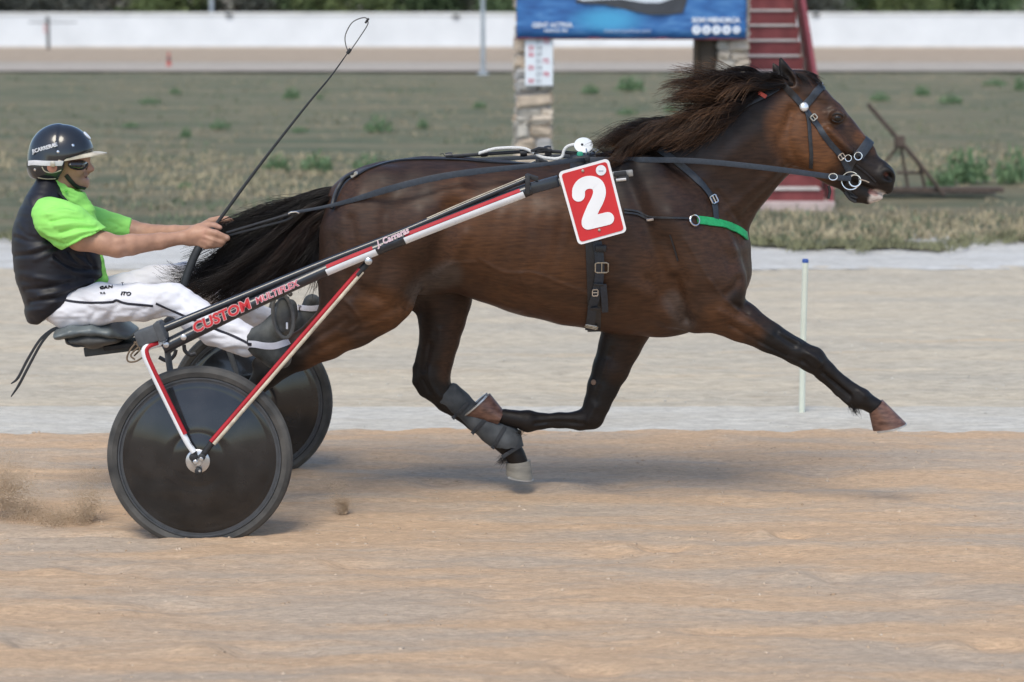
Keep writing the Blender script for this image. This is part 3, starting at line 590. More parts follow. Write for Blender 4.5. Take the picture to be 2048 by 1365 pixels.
# marker post
c = G(1604, 812); t = thing('marker_post', 'thin cream marker post with a blue cap beside the limestone strip', 'post', c); s = S(c[1]); H = P(1604, 524, c[1])[2]
mb = MB(); mb.tube([c+(0,0,-.1), c+(0,0,H*.5), c+np.array((.004,0,H))], 6.2*s, 14); mb.build('tube', mat('cream_plastic', (.66,.70,.60), .5, .08, 5), t, True)
MB().lathe(c+np.array((.004,0,H-.004)), (0,0,1), [(6.6*s,0), (6.6*s,.012), (5.4*s,.018)], 14).build('cap', mat('blue_cap', (.03,.08,.30), .5), t, True)
# ------------------------------------------------------------------ the horse
hb = Body((-1.42, -.46, .08), (1.66, .42, 1.92), .0062)
hb.chain([(705,430,62,.85),(735,428,88,.95),(785,452,132,.95),(850,452,136,.98),(920,450,132,1.0),(1000,465,141,.98),(1080,481,153,.93),(1160,487,165,.84),(1240,490,178,.72),(1320,503,174,.66)], k=.03)
hb.chain([(1235,415,112,.42),(1160,420,96,.5)], k=.05)                                                  # withers
hb.chain([(1378,385,140,.52),(1424,337,121,.47),(1475,295,104,.44),(1521,263,93,.42),(1562,247,86,.44)], k=.06)     # neck
hb.chain([(1450,505,46,1.3),(1455,545,40,1.5),(1445,580,40,1.6)], k=.05)                                # breast
# head
hb.chain([(1588,228,74,.50),(1624,266,75,.47),(1655,291,68,.47),(1687,320,58,.47),(1715,340,48,.48)], k=.02)
hb.chain([(1716,335,44,.5),(1744,349,34,.60),(1758,352,29,.74),(1767,355,24,.9)], k=.015)
hb.chain([(1767,360,22,.8),(1775,377,12.5,.95)], k=.012)
hb.chain([(1690,362,20,.8),(1714,388,20,.8),(1736,396,14.5,.9),(1758,394,9,1.1)], k=.008)
hb.chain([(1612,178,24,1.1),(1637,196,18,1.3),(1666,228,17,1.3),(1692,255,13,1.2),(1735,302,14,1.0)], Y=0, k=.025)                             # forehead, nasal bone
hb.chain([(1600,165,26,.8),(1580,165,26,.9)], k=.03)
for sg in (-1, 1):
    hb.ball(P(1674, 234, sg*.078), (.030,.022,.026), k=.02)                                              # orbit
    hb.chain([(1612,298,40,.3),(1640,322,30,.35)], Y=sg*.062, k=.03)                                      # jowl
    hb.chain([(1655,262,9),(1700,302,7)], Y=sg*.078, k=.025)                                              # cheek crest
    hb.ball(P(1772, 351, sg*.042), (.035,.018,.034), k=.02)                                              # nostril wing
    hb.ball(P(1776, 353, sg*.060), (.019,.034,.015), k=.008, op='-'); hb.ball(P(1783, 358, sg*.056), (.013,.03,.011), k=.008, op='-')
e = [(1584,174,18,.75),(1575,153,16,.75),(1567,135,10.5,.75),(1560,115,4,1.0)]
hb.chain(e, Y=-.052, k=.012); hb.chain([(1584,166,7,1.2),(1574,150,7,1.2),(1567,136,4,1)], Y=-.068, k=.008, op='-')
hb.chain([(1580,172,17,.75),(1566,156,13,.75),(1553,140,9,.7),(1546,126,4,1.0)], Y=.055, k=.012)
# near fore leg
hb.chain([(1285,370,60,.5),(1330,440,78,.5),(1395,520,74,.55),(1425,575,62,.62),(1424,610,56,.7)], Y=-.155, k=.05)
hb.chain([(1355,610,48,.7),(1392,630,36,.8)], Y=-.14, k=.04)
hb.chain([(1424,612,55,.72),(1482,644,40,.75),(1538,675,31,.8),(1592,703,26,.85),(1625,720,26.5,.85),(1652,742,19,.85),(1688,772,17,.8),(1704,784,18,.85),(1722,797,21,.95),(1742,809,16.5,.95),(1753,815,18,.95)], Y=-.135, k=.015)
hb.chain([(1640,748,10,.8),(1676,782,9,.7),(1706,806,13,.8)], Y=-.135, k=.012)                             # flexor tendons
# far fore leg
hb.chain([(1330,470,70,.5),(1400,560,60,.6)], Y=.155, k=.05)
hb.chain([(1265,620,60,.7),(1240,690,43,.75),(1222,738,37,.8),(1206,775,32,.8),(1194,808,27,.85),(1184,834,25,.9),(1160,841,20,.9),(1118,841,16.5,.85),(1082,843,17,.85),(1056,843,22,.95),(1028,838,16.5,.95),(1008,834,16,.95)], Y=.135, k=.015)
# near hind leg
hb.chain([(760,405,70,.62),(735,480,90,.66),(731,555,88,.66),(722,600,82,.62)], Y=-.13, k=.06)
hb.chain([(780,560,68,.5),(780,596,52,.62)], Y=-.165, k=.04)
hb.chain([(735,600,80,.6),(700,635,63,.62),(652,674,46,.66),(602,702,37,.68),(556,730,28,.72),(534,748,26,.8),(505,782,19,.8),(462,832,17,.8),(436,860,21,.9),(412,872,16,.9),(398,878,18,.9)], Y=-.145, k=.02)
hb.chain([(598,690,16,.6),(560,708,11,.6),(515,728,13,.7)], Y=-.145, k=.015)
# far hind leg
hb.chain([(780,430,90,.6),(840,530,90,.6),(885,600,58,.62),(884,640,47,.66),(879,680,40,.7),(872,715,36,.75),(866,752,34,.8),(872,775,30,.8),(893,802,23,.8),(950,845,18,.8),(990,874,19,.85),(1014,887,23,.95),(1030,910,18,.95),(1036,924,20,.95)], Y=.15, k=.02)
hb.chain([(846,700,12,.6),(836,738,12,.6),(835,763,12,.8),(848,782,14,.8)], Y=.15, k=.012)
# creases where limbs leave the trunk
HV, HF = hb.mesh(1); HV = relax(HV, HF, 2, .5); HN = vnormals(HV, HF)
for path, w, a in (
    # thigh and flank
    ([(905,420),(885,480),(856,545),(822,612)], 22, -14), ([(842,430),(820,500),(790,575)], 30, 9), ([(930,470),(905,520),(870,560),(838,588)], 14, 6),
    ([(760,600),(700,560),(670,480)], 14, -4), ([(700,440),(712,520),(700,590)], 12, -7), ([(770,430),(770,520),(752,590)], 13, -5), ([(800,610),(745,640),(690,660)], 10, -5), ([(770,655),(700,672),(640,700)], 8, -4),
    ([(890,388),(918,376)], 26, 9), ([(960,430),(950,500),(930,550)], 26, 5), ([(1000,560),(1100,585),(1180,600)], 30, 5), ([(820,360),(780,400)], 24, -5), ([(715,395),(690,440)], 16, 5),
    # barrel and ribs
    ([(930,560),(1000,578),(1100,600),(1180,612)], 14, -5), ([(940,590),(1040,617)], 9, 5),
    *[([(x,430),(x-10,490),(x-28,560)], 9, -.8) for x in (990,1024,1058,1092,1126,1150)], *[([(x+17,430),(x+7,490),(x-11,560)], 9, .6) for x in (990,1024,1058,1092,1126)],
    # shoulder, elbow, breast
    ([(1250,340),(1275,400),(1300,470),(1325,540),(1348,605),(1372,652)], 17, -10), ([(1300,380),(1350,470),(1390,560)], 28, 6), ([(1220,520),(1270,580),(1310,630)], 26, 5), ([(1300,560),(1340,610),(1366,640)], 10, -5), ([(1350,560),(1372,640)], 12, -10), ([(1385,640),(1420,662)], 9, -4),
    ([(1345,430),(1395,500),(1420,560)], 20, 7), ([(1395,420),(1440,470),(1462,530)], 13, -6), ([(1330,480),(1370,560)], 12, -5), ([(1432,470),(1470,500)], 12, 4), ([(1452,590),(1470,575),(1478,560)], 9, -6),
    ([(1350,345),(1400,400),(1440,440)], 18, -4), ([(1240,620),(1300,650),(1350,658)], 12, -4), ([(1225,560),(1300,590)], 14, 4),
    # neck: jugular groove, cords
    ([(1590,335),(1545,375),(1500,420),(1470,460)], 9, -7), ([(1560,330),(1500,385),(1450,425)], 9, 5), ([(1540,230),(1470,300),(1400,365)], 20, 4), ([(1585,225),(1560,290),(1578,345)], 12, -9), ([(1435,385),(1470,430),(1490,460)], 6, -4), ([(1405,365),(1440,410),(1470,455)], 5, -3),
    # head
    ([(1582,215),(1575,270),(1590,318),(1618,340)], 7, -4), ([(1604,240),(1600,290),(1622,325)], 14, 5), ([(1640,250),(1672,285),(1700,310)], 7, -4), ([(1655,258),(1690,292),(1712,310)], 5, 4), ([(1652,225),(1668,220),(1690,232)], 5, 5), ([(1655,243),(1672,251),(1690,246)], 4, -3),
    ([(1632,200),(1655,215)], 9, -5), ([(1700,330),(1730,350),(1757,372)], 6, -3), ([(1708,366),(1735,376),(1755,382),(1772,388)], 4.5, -10), ([(1715,362),(1745,371),(1770,380)], 5, 4), ([(1735,320),(1757,335)], 8, -3), ([(1668,372),(1700,378)], 8, -3), ([(1610,200),(1625,220)], 8, -4),
    # forearm and legs
    ([(1470,610),(1530,650),(1590,690)], 6, -4), ([(1460,650),(1520,685),(1570,712)], 5, -4), ([(1440,625),(1500,655)], 8, 4), ([(1610,705),(1640,725)], 6, 3), ([(1645,748),(1680,778),(1700,795)], 4, -4),
    ([(1642,740),(1672,768),(1700,790)], 4, -4), ([(1632,752),(1664,784),(1695,806)], 4, 4), ([(1618,708),(1632,716),(1640,730)], 5, 4), ([(1605,722),(1622,738)], 5, -4), ([(1718,782),(1730,792)], 5, 3), ([(1520,690),(1570,714),(1606,732)], 4, 3), ([(1560,668),(1600,688)], 5, 4), ([(1500,632),(1545,662)], 6, 4), ([(1150,845),(1110,844),(1070,848)], 3.5, -4), ([(1190,815),(1175,845)], 5, 4), ([(1215,720),(1200,770)], 4, 3), ([(855,735),(862,770),(880,795)], 5, 4), ([(845,760),(858,785)], 4, -4),
    # veins
    ([(960,520),(1010,545),(1070,548),(1130,570),(1180,590)], 3.6, 2.0), ([(1040,550),(1060,590),(1100,615)], 3.4, 1.6), ([(1420,560),(1450,600),(1500,640),(1545,672)], 3.4, 2.0), ([(1370,480),(1400,530),(1430,580)], 3.6, 1.6), ([(690,600),(720,640),(700,665)], 3.6, 2.0), ([(1648,262),(1668,290),(1690,305)], 3.2, 1.6), ([(1690,300),(1720,320),(1750,335)], 3.2, 1.6), ([(1590,300),(1560,340),(1530,365)], 3.4, 1.6), ([(860,560),(900,530),(950,525)], 3.8, 2.0),
    ([(1225,700),(1205,760),(1190,800)], 5, -3), ([(1168,848),(1100,850)], 4, -3), ([(690,640),(640,672),(600,700)], 7, -4), ([(860,690),(850,740)], 6, -4), ([(880,660),(878,720)], 6, 2)):
    HV = brush(HV, HN, path, w, a*(1.75 if path[0][0] < 1560 or path[0][1] > 420 else 1.25))
HN = vnormals(HV, HF); hp = proj(HV)
# coat colours: bay body, black points, reddish flanks and cheeks, dark muzzle, pink and white lip
bay = np.array((.044,.0208,.0112)); black = np.array((.0062,.0052,.0050)); rust = np.array((.105,.042,.015)); dusk = np.array((.024,.0125,.0082)); grey = np.array((.080,.070,.064)); white = np.array((.60,.52,.46)); pink = np.array((.25,.10,.08))
HC = np.tile(bay, (len(HV), 1))
def tint(path, w, c, a=1., flat=.6, ysel=None):
    global HC
    d = pdist(hp, spline(path, 5) if len(path) > 2 else path); f = a*np.clip(1.25-np.maximum(d-w*flat, 0)/(w*(1.6-flat)), 0, 1)
    if ysel is not None: f = f*ysel
    HC = HC*(1-f[:, None])+c*f[:, None]
yN = HV[:, 1]
tint([(760,335),(900,325),(1150,330)], 30, dusk, .7); tint([(1180,360),(1300,380),(1420,330),(1520,250)], 70, dusk, .75); tint([(1240,330),(1330,280),(1440,230),(1550,180)], 45, black, .7)
tint([(1000,470),(1120,480)], 75, rust, .55); tint([(905,380),(930,420)], 24, rust, .6); tint([(760,620),(790,640)], 32, rust, .75); tint([(680,700),(640,715)], 22, rust, .6); tint([(1596,262),(1628,312)], 40, rust*1.15, .9); tint([(1440,640),(1500,665)], 26, rust, .45); tint([(1720,275),(1745,300)], 10, rust, .8); tint([(1575,200),(1560,240)], 22, rust, .5); tint([(1320,560),(1280,640)], 40, rust, .25); tint([(1000,600),(1150,640)], 22, rust, .35)
tint([(838,588),(862,566),(900,548)], 18, grey, .5); tint([(1345,600),(1370,648)], 14, grey, .35)
tint([(660,430),(648,520),(650,600)], 20, dusk, .7); tint([(860,345),(800,360)], 24, dusk, .4)
tint([(1560,690),(1630,722),(1690,775),(1755,815)], 30, black, .95, .7); tint([(1475,598),(1530,640),(1590,680)], 13, black, .75); tint([(1500,680),(1560,712)], 10, black, .5)
tint([(1215,740),(1190,820),(1100,842),(1000,835)], 40, black, .9, .7, yN > .02); tint([(1240,690),(1215,760)], 45, black, .55, .7, yN > .02); tint([(1260,690),(1235,740)], 20, bay*.8, .6, .5, yN > .02)
tint([(545,740),(480,800),(400,880)], 40, black, .95, .7); tint([(605,690),(560,720)], 22, black, .7)
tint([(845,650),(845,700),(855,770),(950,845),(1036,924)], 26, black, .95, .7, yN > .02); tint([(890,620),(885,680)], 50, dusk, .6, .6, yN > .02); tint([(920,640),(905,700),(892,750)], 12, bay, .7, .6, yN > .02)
tint([(1730,335),(1775,360)], 32, black*1.6, .85); tint([(1700,365),(1720,395)], 24, black*1.4, .8); tint([(1570,140),(1565,120)], 12, black, .9)
tint([(1752,390),(1762,394),(1748,402)], 7.5, white, .95, .8); tint([(1742,384),(1752,388)], 3.5, pink*1.3, .7); tint([(1778,354)], 16, black, .95, .5); tint([(1772,350)], 3, pink*.7, .7, .3)
HV = HV + HN*((vnoise(hp[:, 0]/62, hp[:, 1]/70, 201)+.35*vnoise(hp[:, 0]/26, hp[:, 1]/34, 202))*.0066)[:, None]
M_coat = mat('bay_coat', bay, .50, .34, 80, .0012, 260, (.22, 1, 1.5), spec=.30, attr='Col', detail=9)
N_ = M_coat.node_tree.nodes; L_ = M_coat.node_tree.links; b_ = N_['Principled BSDF']; q1 = N_.new('ShaderNodeTexNoise'); q1.inputs['Scale'].default_value = 11; q1.inputs['Detail'].default_value = 6; q2 = N_.new('ShaderNodeMapRange'); q2.inputs[1].default_value = .35; q2.inputs[2].default_value = .65; q2.inputs[3].default_value = .42; q2.inputs[4].default_value = .64
L_.new(N_['Texture Coordinate'].outputs['Object'], q1.inputs['Vector']); L_.new(q1.outputs['Fac'], q2.inputs[0]); L_.new(q2.outputs[0], b_.inputs['Roughness'])
horse = thing('trotting_horse', 'dark bay trotter in full stride wearing black racing harness', 'horse', (0, 0, 0))
horse_o = link('body', HV, HF, M_coat, horse, True); colattr(horse_o, HC)
HT = bvh(HV, HF)
# eyes
M_eye = mat('horse_eye', (.006,.004,.003), .14, .2, 20)
for sg in (-1, 1):
    c = P(1675, 236, sg*.087); mb = MB(); bm = bmesh.new(); bmesh.ops.create_uvsphere(bm, u_segments=20, v_segments=14, radius=.0175); mb.add([np.array(v.co)*(1.05, .8, .9)+c for v in bm.verts], [[v.index for v in f.verts] for f in bm.faces]); bm.free(); mb.build('eye', M_eye, horse, True)
h0 = hit(HT, 1675, 236)[0]
for nm, a0, a1, rr in (('upper_eyelid', 205, 350, .004), ('lower_eyelid', 20, 160, .003)):
    mb = MB(); pts = []
    for a in np.linspace(math.radians(a0), math.radians(a1), 9): pts.append(hit(HT, 1675+11.5*math.cos(a), 236+8.5*math.sin(a), off=.0005)[0])
    mb.tube(pts, [rr*.4]+[rr]*7+[rr*.4], 8); mb.build(nm, mat('eyelid', (.012,.008,.006), .45, .2, 30), horse, True)
# hooves
def hoof(name, top, th, bot, bh, Y, w0, w1, m, shoe=True):
    """top / bot: heel and toe pixels of the coronet and of the sole"""
    t = []; n = 22; rows = 5
    a0, a1 = P(*top[0], Y), P(*top[1], Y); b0, b1 = P(*bot[0], Y), P(*bot[1], Y); v = []; f = []
    for r in range(rows+1):
        u = r/rows; h = a0+(b0-a0)*u; e = a1+(b1-a1)*u; c = (h+e)/2; ax = (e-h)/2; w = w0+(w1-w0)*u + .002*math.sin(u*math.pi)
        for k in range(n):
            q = 2*math.pi*k/n; x = math.cos(q); y = math.sin(q); y = y*(1 if x > -.2 else 1-.25*(-.2-x)); v.append(c+ax*x+np.array((0, w*y, 0)))
    f = [(r*n+k, r*n+(k+1) % n, (r+1)*n+(k+1) % n, (r+1)*n+k) for r in range(rows) for k in range(n)]+[tuple(range(n)), tuple(range(rows*n, rows*n+n))]
    mb = MB().add(v, f); o = mb.build(name, m, horse, True)
    if shoe:
        nn = np.cross((b1-b0), (0, 1, 0)); nn /= np.linalg.norm(nn); nn = nn if nn @ ((b0+b1)-(a0+a1)) > 0 else -nn; c = (b0+b1)/2; ax = (b1-b0)/2; pts = []
        for q in np.linspace(-2.55, 2.55, 26): pts.append(c+ax*math.cos(q)*.93+np.array((0, w1*.92*math.sin(q), 0))+nn*.004)
        MB().tube(pts, .008, 6, ratio=.6, up=nn).build('horseshoe', mat('shoe_alloy', (.50,.50,.49), .4, .2, 30, metal=.7), o, True)
    return o
M_hoof = mat('brown_hoof', (.085,.038,.026), .42, .3, 24, .003, 70, (1, 1, 3), col2=(.20,.105,.075)); M_hoofg = mat('grey_hoof', (.21,.195,.165), .6, .25, 14, .002, 60, (1, 1, 4))
hoof('hoof', [(1738,826),(1766,800)], 0, [(1746,862),(1812,846)], 0, -.135, .040, .056, M_hoof)
hoof('hoof', [(1008,822),(994,851)], 0, [(980,787),(929,833)], 0, .135, .040, .056, M_hoof)
hoof('hoof', [(1011,926),(1061,921)], 0, [(1012,950),(1066,958)], 0, .15, .040, .056, M_hoofg)
hoof('hoof', [(404,860),(388,892)], 0, [(392,856),(352,898)], 0, -.145, .040, .056, M_hoof)
for i_, (fx, fy, dx, dy, Y_) in enumerate(((1708,812,8,14,-.135),(1040,866,-16,6,.135),(1012,915,-10,14,.15))):    # fetlock tufts
    r_ = np.random.default_rng(i_); n_ = 90; t_ = np.linspace(0, 1, 6)[None, :, None]; st_ = np.array([fx, fy, Y_])+r_.normal(0, 1, (n_, 1, 3))*np.array([5, 4, .012]); en_ = np.array([dx, dy, 0])*r_.uniform(.4, 1.1, (n_, 1, 1))+r_.normal(0, 1, (n_, 1, 3))*np.array([3, 3, .006])
    pp_ = st_+en_*t_; strands('fetlock_tuft', np.array([P(*q) for q in pp_.reshape(-1, 3)]).reshape(n_, 6, 3), mat('tuft_hair', (.012,.010,.009), .6, .2, 50), horse, (np.zeros(3), .001*(1-.6*t_[:, :, 0])))
# chestnut on the far forearm
MB().lathe(hit(HT, 1187, 765)[0], hit(HT, 1187, 765)[1], [(.013,-.004), (.011,.003), (.004,.005)], 12).build('chestnut', mat('chestnut_callus', (.20,.13,.09), .8, .2, 40), horse, True)

# ---- mane and tail
M_hair = mat('horse_hair', (.02,.015,.012), .45, .35, 60, spec=.3, attr='Col')
def guides_to_strands(guides, n, k, seed, jit, clumps, lat, wav=.55, LR=(.62, 1.06)):
    """guides: list of (pixel path, Y path, weight). Strands run along blends of neighbouring guides"""
    r = np.random.default_rng(seed); gs = []
    for path, ys in guides:
        s = spline([(x, y, z) for (x, y), z in zip(path, np.interp(np.linspace(0, 1, len(path)), np.linspace(0, 1, len(ys)), ys))], 10)
        d = np.r_[0, np.cumsum(np.linalg.norm(np.diff(s[:, :2], axis=0), axis=1))]; t = np.linspace(0, d[-1], k); gs.append(np.stack([np.interp(t, d, s[:, i]) for i in range(3)], 1))
    gs = np.array(gs); m = len(gs); cl = r.random(clumps)*(m-1); cj = r.normal(0, 1, (clumps, 3)); u = []
    ci = r.integers(0, clumps, n); tight = r.random(n)
    g = np.clip(cl[ci]+r.normal(0, .085, n), 0, m-1.001); i0 = g.astype(int); fr = (g-i0)[:, None, None]
    base = gs[i0]*(1-fr)+gs[np.minimum(i0+1, m-1)]*fr; T = np.linspace(0, 1, k)[None, :, None]
    L = (LR[0]+(LR[1]-LR[0])*r.random(n)**.7*(.75+.25*r.random(clumps)[ci]))[:, None, None]; tt = np.clip(T*L, 0, 1.0)*(k-1); j0 = np.minimum(tt.astype(int), k-2); f = tt-j0
    ii = np.arange(n)[:, None]; base = base[ii, j0[:, :, 0]]*(1-f)+base[ii, j0[:, :, 0]+1]*f
    w1 = r.normal(0, 1, (n, 1, 3)); ph = r.uniform(0, 6.28, (n, 1, 1)); cw = cj[ci][:, None, :]
    off = (w1*(.35+.15*T+.55*T**5)*jit + cw*np.array([1, .6, 1])*jit*(.6+2.4*T))*np.array([1, 1, lat]) + np.sin(T*7+cj[ci][:, None, :1]*6+ph*.25)*T*jit*wav*np.array([.4, 1, .3*lat])
    pts = base+off; sh = pts.shape; flat = pts.reshape(-1, 3); w = np.array([P(a, b, c) for a, b, c in flat]).reshape(sh); return w, T, ci, r
def crest(u):   # root line on the crest of the neck
    return spline([(1572,162),(1530,160),(1480,176),(1420,205),(1350,245),(1290,275),(1245,300)], 12)[int(u*71)]
gm = []
for (rx, ry), path, ys in (
    ((1575,168), [(1530,166),(1480,178),(1430,186)], (-.03,-.10)), ((1552,164), [(1510,154),(1470,154),(1425,166),(1370,176)], (0,-.04)), ((1530,165), [(1490,150),(1450,156),(1400,166),(1345,178),(1318,188)], (-.01,-.06)),
    ((1520,170), [(1480,160),(1430,172),(1380,180),(1322,200)], (-.02,-.12)), ((1500,176), [(1460,195),(1410,215),(1360,225),(1318,250)], (-.03,-.15)), ((1535,175), [(1500,205),(1460,235),(1420,262),(1370,288)], (-.04,-.13)),
    ((1470,186), [(1420,215),(1360,245),(1310,255),(1270,275)], (-.02,-.14)), ((1490,185), [(1455,230),(1410,265),(1360,290),(1310,305)], (-.05,-.15)), ((1430,205), [(1390,240),(1340,262),(1290,270),(1248,285)], (-.02,-.13)), ((1390,226), [(1350,262),(1310,285),(1275,300),(1248,312)], (-.03,-.14)),
    ((1350,248), [(1310,252),(1275,256),(1240,268),(1202,278)], (-.01,-.10)), ((1310,266), [(1280,282),(1250,292),(1215,300),(1195,302)], (-.01,-.09)), ((1275,285), [(1255,296),(1235,304),(1210,312)], (-.01,-.08))):
    gm.append(([(rx, ry)]+path, (ys[0], ys[0]*.5+ys[1]*.75, ys[1])))
W, T, ci, r = guides_to_strands(gm, 6800, 22, 5, 6.0, 80, .0042, 2.0, (.5, 1.04))
n = len(W); ct = r.random((n, 1, 1)); dark = np.array((.012,.009,.0085)); brown = np.array((.185,.098,.052)); tip = np.clip((T-.45)/.5, 0, 1)**1.3*np.clip(.08+1.3*r.random((n, 1, 1))*(.08+np.random.default_rng(3).random(80)[ci][:, None, None]), 0, 1.)
rad = np.broadcast_to(.00115*(1-.6*T[:, :, 0]), (n, 22))*r.uniform(.6, 1.3, (n, 1))
mane = strands('mane', W, M_hair, horse, (dark*(1-tip)+brown*tip*(.7+.6*ct), rad))
gf = [([(1572,160),(1590,146),(1612,152),(1630,170)], (0,0)), ([(1578,162),(1596,150),(1614,158),(1628,176)], (-.02,-.03)), ([(1585,168),(1550,158),(1520,165),(1490,178)], (-.05,-.07)), ([(1585,172),(1550,172),(1515,178),(1485,184)], (-.06,-.09))]
W, T, ci, r = guides_to_strands(gf[:2], 420, 12, 9, 2.6, 14, .003); strands('forelock', W, M_hair, horse, (np.broadcast_to(dark, W.shape), np.broadcast_to(.001*(1-.5*T[:, :, 0]), W.shape[:2])))
W, T, ci, r = guides_to_strands(gf[2:], 420, 12, 10, 3.0, 16, .003); strands('bridle_path_tuft', W, M_hair, horse, (np.broadcast_to(dark*(1-T)+brown*.8*T, W.shape), np.broadcast_to(.001*(1-.5*T[:, :, 0]), W.shape[:2])))
gt = [([(690,378),(640,392),(570,418),(500,447),(440,474),(395,500)], (0,.03,.05)), ([(688,382),(630,402),(560,434),(490,470),(430,515),(372,562)], (-.02,.0,.03)), ([(686,386),(620,412),(550,455),(480,500),(420,545),(350,560),(325,545)], (-.02,-.01,.03)),
      ([(684,392),(615,425),(545,475),(480,525),(420,565),(362,600),(350,575)], (-.03,-.02,.03)), ([(682,398),(612,440),(548,495),(490,545),(440,585),(400,612)], (-.03,-.06,.02)), ([(680,404),(615,455),(560,510),(510,560),(470,600),(430,622)], (-.03,-.06,.04)),
      ([(678,410),(625,470),(592,520),(566,560),(545,585)], (-.03,-.06,0)), ([(674,416),(640,480),(624,520),(612,550)], (-.03,-.06,-.02)), ([(672,420),(650,480),(642,525),(638,550)], (-.02,-.05,-.03))]
W, T, ci, r = guides_to_strands(gt, 8200, 20, 15, 6.5, 64, .0028, 1.4, (.42, 1.05)); n = len(W); tb = np.array((.050,.024,.015)); f = np.clip(np.random.default_rng(4).random(64)[ci][:, None, None]*1.4-.55, 0, 1)*np.sin(T*3.0)
rad = np.broadcast_to(.00115*(1-.6*T[:, :, 0]), (n, 20))*r.uniform(.6, 1.4, (n, 1))
tail = strands('tail', W, M_hair, horse, (dark*.8*(1-f)+tb*f, rad))
db = Body((-1.0,-.1,1.05), (-.55,.1,1.45), .006); db.chain([(700,385,26,.8),(670,398,20,.8),(640,415,14,.8),(600,440,8,.8)], Y=-.01, k=.01); dv, df = db.mesh(1); link('tail_dock', dv, df, mat('dock_hair', (.012,.009,.0085), .6, .3, 60), horse, True)
# ------------------------------------------------------------------ harness, bridle, reins, number plate
M_lea = mat('black_leather', (.016,.017,.020), .42, .3, 60, .001, 120, spec=.5); M_leab = mat('blue_black_web', (.020,.027,.038), .5, .25, 80, .001, 160); M_chrome = mat('chrome', (.72,.72,.72), .22, .08, 40, metal=1.0)
M_brass = mat('dull_steel', (.50,.46,.38), .4, .2, 40, metal=.8); M_green = mat('green_web', (.012,.30,.105), .6, .18, 90, .001, 160)
def ringat(mb, c, n, r, tr, e=1.0, up=(0,0,1), seg=22):
    n = np.array(n, float); n /= np.linalg.norm(n); a = np.array(up, float); a -= n*(n @ a); a /= np.linalg.norm(a); b = np.cross(n, a)
    mb.tube([c+a*math.cos(q)*r+b*math.sin(q)*r*e for q in np.linspace(0, 2*math.pi, seg, endpoint=False)], tr, 6, closed=True); return mb
def buckle(tree, px, py, w, h, ang, parent, m=None, off=.010, Y=0.):
    c, n = hit(tree, px, py, Y, off); u = P(px+10*math.cos(ang), py+10*math.sin(ang), c[1])-P(px, py, c[1]); u -= n*(n @ u); u /= np.linalg.norm(u); v = np.cross(n, u); mb = MB(); s = S(c[1]); a, b = w*s/2, h*s/2
    mb.tube([c+u*x*a+v*y*b for x, y in ((-1,-.7),(-.8,-1),(.8,-1),(1,-.7),(1,.7),(.8,1),(-.8,1),(-1,.7))], 1.6*s, 6, closed=True); mb.tube([c-u*a, c+u*a], 1.2*s, 5)
    return mb.build('buckle', m or M_chrome, parent, True)
hz = lambda px, py: hit(HT, px, py)[0]
# --- saddle pad, girth
hs = thing('racing_harness', 'black leather racing saddle, girth and crupper strapped round the horse', 'harness', hz(1165, 330))
C = P(1180, 490, 0); down = P(1183, 660, 0)-P(1168, 318, 0)
g = MB(); ring_strap(g, HT, C, down, (0,-1,0), math.radians(-172), math.radians(188), .052, .005, .007, 90, lim=.365); g.build('girth', M_lea, hs, True)
g = MB(); ring_strap(g, HT, P(1165, 470, 0), P(1168, 318, 0)-P(1168, 470, 0), (0,-1,0), math.radians(-62), math.radians(62), .105, .012, .020, 40); g.build('saddle_pad', M_lea, hs, True)
g = MB(); surf_strap(g, HT, [(1193,484),(1199,520),(1197,560),(1186,610),(1180,655)], .036, .013, .005); g.build('girth_billet', M_leab, hs, True)
g = MB(); surf_strap(g, HT, [(1206,565),(1207,590),(1209,618)], .026, .020, .004); g.build('billet_end', M_leab, hs, True)
buckle(HT, 1203, 533, 21, 26, math.pi/2, hs, M_brass, .016); buckle(HT, 1189, 582, 11, 14, 0, hs, M_chrome, .018); buckle(HT, 1184, 648, 24, 12, .2, hs, M_brass, .014)
g = MB(); surf_strap(g, HT, [(1180,612),(1200,610)], .012, .022, .004); surf_strap(g, HT, [(1186,566),(1206,566)], .010, .022, .004); g.build('keeper_loop', M_lea, hs, True)
g = MB(); g.box(hit(HT, 1200, 497, off=.022)[0], (.045,.03,.028), bev=.006); g.build('shaft_hold_block', M_lea, hs, True)
# tree of the saddle with terrets
top = P(1160, 320, 0)
g = MB(); g.box(P(1162, 318, -.03), (.075,.16,.035), bev=.012); g.build('saddle_tree', M_lea, hs, True)
g = MB(); g.box(P(1160, 315, -.085), (.026,.03,.046), bev=.008); g.build('green_pad', mat('teal_pad', (.02,.26,.16), .5, .2, 50), hs, True)
for sg in (-1, 1):
    g = MB(); ringat(g, P(1173, 307, sg*.06), (1,.0,.1), .020, .0032); g.build('terret_ring', M_chrome, hs, True)
g = MB(); g.tube([P(1178,314,-.04), P(1182,302,-.05), P(1176,296,-.05), P(1190,306,-.03), P(1197,300,-.03)], .0035, 6); g.build('check_hook', M_chrome, hs, True)
# crupper
g = MB(); surf_strap(g, HT, [(1100,331),(1000,327),(900,320),(800,322),(740,338),(712,354)], .016, .005, .004, Y=-.02); g.build('back_strap', M_lea, hs, True)
g = MB(); p = [hit(HT, x, y, -.05, .012)[0] for x, y in spline([(712,352),(694,362),(680,382),(672,404),(668,420)], 5)]; g.tube(smoothn(p), .0085, 8); g.build('crupper_loop', M_lea, hs, True)
buckle(HT, 712, 354, 14, 10, -.5, hs, M_brass, .012, Y=-.02)
